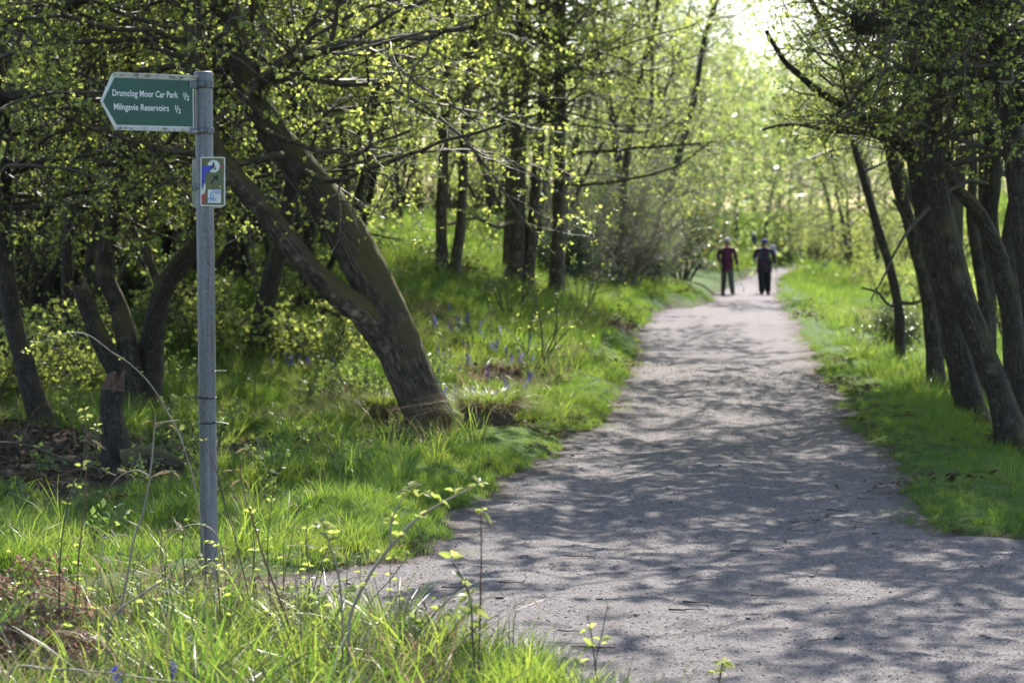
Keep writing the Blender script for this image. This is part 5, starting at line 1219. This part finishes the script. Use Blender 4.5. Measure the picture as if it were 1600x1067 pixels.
stalk('leafy_shoot', 'long slanting shoot with pale young leaves reaching up over the path edge', 'sapling', 8.6, [
    [(545, 985, 9), (560, 930, 9), (590, 880, 8), (620, 842, 8), (650, 812, 7), (690, 786, 6), (725, 768, 4), (755, 752, 3)], [(610, 852, 6), (612, 815, 5), (622, 790, 4), (640, 765, 3)]], M_TWIGP,
    [(640, 768, 7, 'y', 0, 1.1), (612, 812, 4, 'y', .02, .9), (585, 862, 3, 'y', 0, .8), (560, 915, 4, 'y', -.02, .9), (625, 838, 4, 'y', 0, .9), (655, 808, 3, 'y', 0, .8), (690, 785, 4, 'y', 0, .8), (710, 772, 3, 'y', 0, .8), (745, 755, 5, 'y', 0, .9), (665, 770, 3, 'y', 0, .9)], SG)
stalk('leafy_shoot', 'upright shoot with white-green leaf tuft left of the slanting shoot', 'sapling', 8.7, [[(535, 985, 6), (532, 925, 6), (525, 880, 5), (515, 850, 4), (505, 822, 3)]], M_TWIGP,
    [(502, 820, 6, 'y', 0, 1.0), (512, 842, 5, 'y', 0, 1.0), (522, 862, 4, 'y', 0, .8), (526, 880, 2, 'y', 0, .8)], SG)
stalk('leafy_shoot', 'straight green shoot with leaf cluster at the near edge of the path', 'sapling', 8.3, [[(742, 1060, 6), (738, 990, 5), (735, 940, 5), (724, 905, 4), (706, 876, 3)]], M_TWIG,
    [(706, 874, 3, 'y', 0, 1.0), (720, 905, 3, 'y', 0, .9), (732, 930, 5, 'y', 0, 1.0), (738, 955, 6, 'y', 0, 1.0), (742, 990, 2, 'y', 0, .9)], SG)
stalk('leafy_shoot', 'tall thin reddish stem with few leaves beside the straight green shoot', 'sapling', 8.5, [[(748, 1050, 5), (750, 960, 5), (752, 870, 4), (751, 800, 3)]], M_TWIGR, [(751, 800, 4, 'y', 0, .9), (748, 965, 3, 'y', 0, .9), (752, 985, 3, 'y', 0, .8)], SG)
stalk('leafy_shoot', 'small faint shoot in the middle of the near grass edge', 'sapling', 8.2, [[(935, 1090, 5), (930, 1040, 4), (925, 1000, 3), (918, 960, 3)], [(930, 1040, 3), (940, 990, 3), (950, 945, 2)]], M_TWIG,
    [(918, 985, 3, 'y', 0, .8), (925, 1005, 4, 'y', 0, .8), (940, 1000, 3, 'y', 0, .8), (905, 1035, 3, 'y', 0, .9), (950, 945, 2, 'g', 0, .7)], SG)
stalk('leafy_shoot', 'bright yellow-green sprig poking up alone in front of the path', 'sapling', 8.4, [[(1122, 1090, 5), (1124, 1065, 5), (1128, 1040, 4), (1130, 1030, 3)]], M_TWIG, [(1128, 1036, 7, 'y', 0, .8), (1118, 1050, 4, 'y', 0, .8), (1128, 1058, 2, 'y', 0, .6)], SG)
stalk('leafy_shoot', 'low leafy sprig with yellow leaves against the foot of the post', 'sapling', 9.6, [[(345, 985, 5), (342, 930, 4), (338, 890, 3)], [(338, 905, 3), (320, 890, 3), (308, 885, 2)]], M_TWIG, [(338, 888, 5, 'y', 0, .9), (316, 889, 4, 'y', 0, .9), (345, 930, 3, 'y', 0, .8)], SG)
stalk('leafy_shoot', 'thin sprig with a single cream leaf above the dead fern', 'sapling', 9.2, [[(92, 980, 5), (95, 860, 4), (108, 780, 4), (128, 735, 3), (134, 650, 2)]], M_TWIG, [(128, 731, 3, 'y', 0, .9), (134, 652, 4, 'y', 0, .8), (105, 790, 3, 'g', 0, .9), (98, 850, 4, 'g', 0, 1.0), (116, 760, 3, 'g', 0, 1)], SG)
stalk('dead_stalk', 'tallest dead brown stalk left of the post with curled dry leaves', 'dead stalk', 9.3, [
    [(188, 970, 9), (198, 905, 9), (210, 840, 9), (224, 800, 8), (234, 745, 7), (240, 690, 6), (243, 645, 4)], [(234, 748, 5), (250, 738, 4), (275, 735, 3)], [(234, 745, 5), (215, 734, 4), (190, 742, 4), (172, 760, 2)], [(242, 668, 5), (255, 660, 5), (270, 658, 6), (282, 656, 2)]], M_TWIGP,
    [(262, 660, 2, 'd', 0, .9), (268, 735, 2, 'd', 0, 1), (200, 738, 2, 'd', 0, .9), (238, 660, 2, 'd', 0, .6)], DG)
stalk('dead_stalk', 'thin brown stalk near the dead fern, second from the left', 'dead stalk', 9.4, [[(112, 985, 6), (120, 920, 6), (125, 850, 5), (132, 790, 5), (136, 700, 4), (140, 665, 3)], [(134, 730, 4), (112, 735, 4), (95, 742, 2)], [(136, 690, 4), (148, 670, 4), (158, 650, 3)]], M_TWIGR,
    [(150, 668, 3, 'g', 0, 1), (140, 690, 3, 'd', 0, .8), (132, 640, 2, 'y', 0, .7), (125, 760, 3, 'g', 0, .9)], DG)
stalk('dead_stalk', 'dark reddish stalk arching just right of the post', 'dead stalk', 9.2, [[(452, 985, 8), (436, 935, 8), (412, 870, 7), (396, 815, 6), (380, 765, 5), (376, 725, 4), (388, 700, 3)]], M_TWIGR, [(385, 702, 2, 'd', 0, .8), (378, 745, 2, 'd', 0, .8), (392, 800, 2, 'g', 0, .9)], DG)
stalk('dead_stalk', 'thin stalk rising beside the dark reddish one right of the post', 'dead stalk', 9.7, [[(425, 985, 5), (422, 930, 5), (418, 850, 4), (425, 780, 3), (430, 740, 2)]], M_TWIG, [(425, 782, 3, 'g', 0, .9), (420, 850, 3, 'g', 0, .9)], DG)
stalk('dead_stalk', 'stout pale broken stem leaning right with torn orange end in the near grass', 'dead stalk', 8.4, [[(165, 1035, 8), (170, 985, 8), (174, 965, 8), (195, 945, 8), (225, 925, 8), (250, 910, 9), (266, 902, 5)]], M_TWIGP, [(262, 904, 3, 'd', 0, .6), (175, 962, 2, 'd', 0, .6)], DG)
stalk('dead_stalk', 'pale dry stem lying level in the grass at the bottom edge', 'dead stalk', 8.0, [[(15, 1052, 9), (80, 1045, 8), (160, 1050, 7), (235, 1060, 6), (300, 1066, 4)], [(80, 1045, 6), (65, 1036, 5), (70, 1028, 2)]], M_TWIGP, (), DG)
stalk('dead_stalk', 'bleached bent stem curving across the post near its foot', 'dead stalk', 10.1, [[(352, 905, 5), (347, 860, 6), (335, 832, 6), (315, 820, 6), (290, 822, 5), (262, 838, 4), (230, 870, 4), (200, 905, 3)]], M_TWIGP, [(345, 850, 1, 'd', 0, .8)], DG)
stalk('dead_stalk', 'thin crossing stem in front of the lower post, leaning left', 'dead stalk', 10.0, [[(395, 965, 5), (375, 870, 5), (350, 780, 4), (338, 735, 4), (318, 690, 3)], [(352, 790, 3), (342, 745, 3), (368, 735, 2)]], M_TWIG, [(318, 690, 2, 'g', 0, .9), (365, 735, 2, 'd', 0, .6)], DG)
stalk('dead_stalk', 'short straw-coloured stalk among grass right of the post', 'dead stalk', 8.9, [[(470, 1010, 6), (468, 950, 5), (460, 900, 4), (452, 868, 3)], [(462, 910, 4), (480, 885, 3)]], M_TWIGP, [(452, 868, 2, 'd', 0, .7)], DG)
stalk('bramble_cane', 'long thorny bramble cane arching left in front of the three-stemmed tree', 'bramble', 10.0, [
    [(322, 930, 5), (318, 850, 5), (306, 770, 5), (285, 690, 5), (260, 640, 5), (235, 600, 5), (205, 570, 4), (175, 550, 4), (140, 525, 4), (110, 520, 4), (80, 528, 3), (45, 545, 2)], [(80, 528, 3), (60, 520, 2), (40, 530, 2)]], M_TWIGP,
    [(80, 528, 5, 'g', 0, .7), (55, 540, 5, 'g', 0, .8), (40, 548, 4, 'g', 0, .8), (66, 518, 4, 'g', 0, .7), (250, 625, 5, 'g', 0, .6), (110, 520, 3, 'g', 0, .6), (190, 558, 2, 'g', 0, .5), (218, 578, 2, 'g', 0, .5)])
stalk('bramble_cane', 'low brown bramble cane running level across the left grass', 'bramble', 9.4, [[(-10, 690, 6), (40, 695, 6), (90, 712, 6), (140, 728, 5), (180, 742, 4)]], M_TWIG, [(30, 690, 3, 'g', 0, 1), (60, 698, 3, 'g', 0, 1), (165, 738, 3, 'g', 0, .8)], rooted=False)
stalk('bramble_cane', 'thin dark bramble cane crossing in front of the grass right of the post', 'bramble', 10.2, [[(560, 990, 5), (580, 940, 4), (610, 905, 4), (650, 850, 3), (668, 820, 2)], [(560, 985, 4), (540, 930, 3), (545, 905, 3), (575, 900, 2)]], M_TWIG, [(640, 865, 2, 'g', 0, 1), (575, 900, 3, 'y', 0, .8)])
# leafy undergrowth shoots, one kind each copied with its leaves
def weed(seed):
    e = empty('leafy_weed', (0, 0, 0), 'x', 'weed'); mb = MB(); h = .30 + .15 * rng.random()
    for q in range(3):
        a = rng.random() * 6.28; t = np.linspace(0, 1, 7); P = np.stack([.10 * math.cos(a) * t ** 1.5 * q, .10 * math.sin(a) * t ** 1.5 * q, -.02 + h * (1 - .2 * q) * t], 1) + rng.normal(size=(7, 3)) * .004
        V, F, uv = tubes(P[None], np.linspace(.0028, .0012, 7)[None], 4); mb.add(V, F, 0)
        for s in range(2, 7):
            for k in range(2):
                b = rng.random() * 6.28; leaf_part(e, GLEAF[(s + k) % 3], P[s], (math.cos(b), math.sin(b), .3), 'leaf', .8)
    mb.build('stem', M_TWIG, e); return e
W0 = [weed(k) for k in range(2)]
wspots = sorted([(120, 10.4), (180, 8.9), (320, 10.0), (420, 9.3), (90, 9.4), (250, 10.5), (520, 9.2), (300, 8.9), (470, 10.8), (560, 10.2), (30, 9.9), (75, 10.3), (150, 9.6), (205, 10.2), (285, 10.4), (395, 10.0), (440, 10.6), (215, 9.0), (55, 8.8), (480, 9.9), (255, 9.6), (360, 9.2), (610, 9.5), (15, 10.6)])
for i, (px, Y) in enumerate(wspots):
    if i < 2: e = W0[i]
    else:
        e = W0[i % 2].copy(); COL.objects.link(e)
        for ch in W0[i % 2].children: c = ch.copy(); COL.objects.link(c); c.parent = e
    x = (px - 800) / FPX * Y; e.location = (x, Y, H1(x, Y)); e.rotation_euler = (0, 0, random.random() * 6.28); s = .8 + .5 * random.random(); e.scale = (s, s, s)
    tag(e, '%s from the left of the small leafy weeds in the grass round the post' % ORD[i], 'weed', 'small leafy weeds round the post')
# thin dry stems standing in the near grass
tspots = sorted([(20, 9.8), (48, 9.0), (84, 10.4), (150, 10.2), (176, 9.6), (214, 9.3), (262, 10.0), (286, 9.4), (308, 9.1), (352, 9.7), (372, 10.3), (400, 9.1), (433, 10.0), (456, 9.4), (492, 10.2), (515, 9.2), (541, 9.9), (590, 10.0), (630, 9.4), (130, 8.9), (236, 8.8), (344, 8.7), (480, 8.7), (560, 8.9), (680, 9.0), (800, 8.7)])
for i, (px, Y) in enumerate(tspots):
    x = (px - 800) / FPX * Y; g = H1(x, Y); hh_ = (.28 + .34 * random.random()) * (1 if px < 500 else .65); root = np.array([x, Y, g])
    e = empty('dry_stem', root, '%s from the left of the thin dry stems standing in the near grass' % ORD[i], 'dry stem', 'thin dry stems in the near grass')
    t = np.linspace(0, 1, 12); ln = rng.normal(size=2) * .16; P = np.stack([ln[0] * hh_ * t ** 1.6, ln[1] * hh_ * t ** 1.6, hh_ * t - .03], 1) + np.cumsum(rng.normal(size=(12, 3)), 0) * .0022
    mb = MB(); V, F, uv = tubes(P[None], np.linspace(.0030, .0010, 12)[None], 5); mb.add(V, F, 0)
    for q in range(random.randint(3, 6)):
        b = P[random.randint(3, 11)]; d = norm(np.array([rng.normal(), rng.normal() * .6, .5])); tt = np.linspace(0, 1, 5)[:, None]; ln_ = .04 + .10 * random.random()
        Q = b + d * ln_ * tt + np.array([0, 0, -.3]) * ln_ * tt ** 2 + np.cumsum(rng.normal(size=(5, 3)), 0) * .002
        V, F, uv = tubes(Q[None], np.linspace(.0016, .0007, 5)[None], 4); mb.add(V, F, 0)
        kind_ = random.random()
        if kind_ < .5: leaf_part(e, DLEAF[q % 3], Q[-1], d + np.array([0, 0, -.9]), 'dead_leaf', .35 + .3 * random.random())
        elif kind_ < .85:
            for _ in range(2): leaf_part(e, GLEAF[q % 3], Q[-1], rng.normal(size=3), 'leaf', .6 + .4 * random.random())
    mb.build('stem', [M_TWIGR, M_TWIGP, M_TWIG][i % 3], e)
# dead bracken
def bracken(label, px, Y, sc, n=7):
    x = (px - 800) / FPX * Y; e = empty('dead_bracken', (x, Y, H1(x, Y) + .10 * sc), label, 'dead fern', 'dead bracken in the near grass', random.random() * 6); e.scale = (sc,) * 3
    for q in range(n):
        a = q * 6.28 / n + rng.random(); t = np.linspace(0, 1, 14); L_ = .38 * (.7 + .5 * rng.random()); el = .5 + .9 * rng.random()
        P = np.array([0, 0, .0]) + np.stack([math.cos(a) * L_ * t * math.cos(el), math.sin(a) * L_ * t * math.cos(el), L_ * (math.sin(el) * t - .75 * t ** 2.2)], 1) + np.array([0, 0, .05]); mb = MB()
        V, F, uv = tubes(P[None], np.linspace(.0035, .001, 14)[None], 4); mb.add(V, F, 1)
        tn = norm(np.gradient(P, axis=0))
        tw, pp = [], []
        for s in range(2, 14):
            for sgn in (-1, 1):
                sd = norm(np.cross(tn[s], np.array([0, 0, 1.]))) * sgn; ln = .11 * (1 - s / 15) + .02
                u = np.linspace(0, 1, 5)[:, None]; tw.append(P[s] + (sd + tn[s] * .5 + rng.normal(size=3) * .25) * u * ln + np.array([0, 0, -1]) * u ** 2 * ln * (.2 + .5 * rng.random()))
        tw = np.array(tw); V, F, uv = tubes(tw, np.full((len(tw), 5), .0012), 3); mb.add(V, F, 1)
        V, F, tn_ = leaf_quads(tw, 8, .017, .05, .4); mb.add(V, F, 0, tint=tn_, smooth=False)
        V, F, uv = tubes(np.array([[[0, 0, -.16], [0, 0, .0], [0, 0, .052]]]) + P[0] * np.array([1, 1, 0]), np.full((1, 3), .0035), 4); mb.add(V, F, 1)
        mb.build('frond', [M_FERN, M_TWIGR], e)
    return e
bracken('large red-brown clump of dead bracken left of the post', 70, 8.9, 1.35, 12)
bracken('small red dead bracken frond at the left edge of the grass', 15, 10.0, 1.3, 6)
bracken('tangled dead bracken behind the long grass, left of the tallest stalk', 165, 9.9, .95, 6)

# ------------------------------------------------------------------ loose stones, twigs and leaves on the path
for k in range(46):
    Y = 9.8 + 9 * rng.random() ** 1.6; a, b = view_x(Y, 420, 1590); x = a + (b - a) * rng.random()
    if inside(np.array([x]), np.array([Y]))[0] < .05: continue
    s = .010 + .011 * random.random(); o = link('stone', PEB[k % 4].data); o.location = (x, Y, float(path_z(x, Y)) + s * .3); o.rotation_euler = (0, 0, k); o.scale = (s * 1.3, s, s)
    tag(o, 'small dark stone lying loose on the gravel path', 'stone', 'loose stones on the path')
def twig_mesh():
    n = 6; t = np.linspace(0, 1, n); P = np.stack([.10 * (t - .5), .006 * rng.normal(size=n), .004 + .003 * rng.random(n)], 1)
    V, F, uv = tubes(P[None], np.linspace(.0035, .0015, n)[None], 5); return MB().add(V, F, 0).mesh('twig', M_TWIG)
TW = [twig_mesh() for _ in range(4)]
for k in range(34):
    Y = 9.6 + 6 * rng.random() ** 1.4; a, b = view_x(Y, 700, 1600); x = a + (b - a) * rng.random()
    if inside(np.array([x]), np.array([Y]))[0] < .05: continue
    o = link('twig', TW[k % 4]); o.location = (x, Y, float(path_z(x, Y)) + .004); o.rotation_euler = (0, 0, random.gauss(0, .7)); s = .6 + 1.0 * random.random(); o.scale = (s, s, s)
    tag(o, 'short brown twig lying on the gravel path', 'twig', 'fallen twigs on the path')
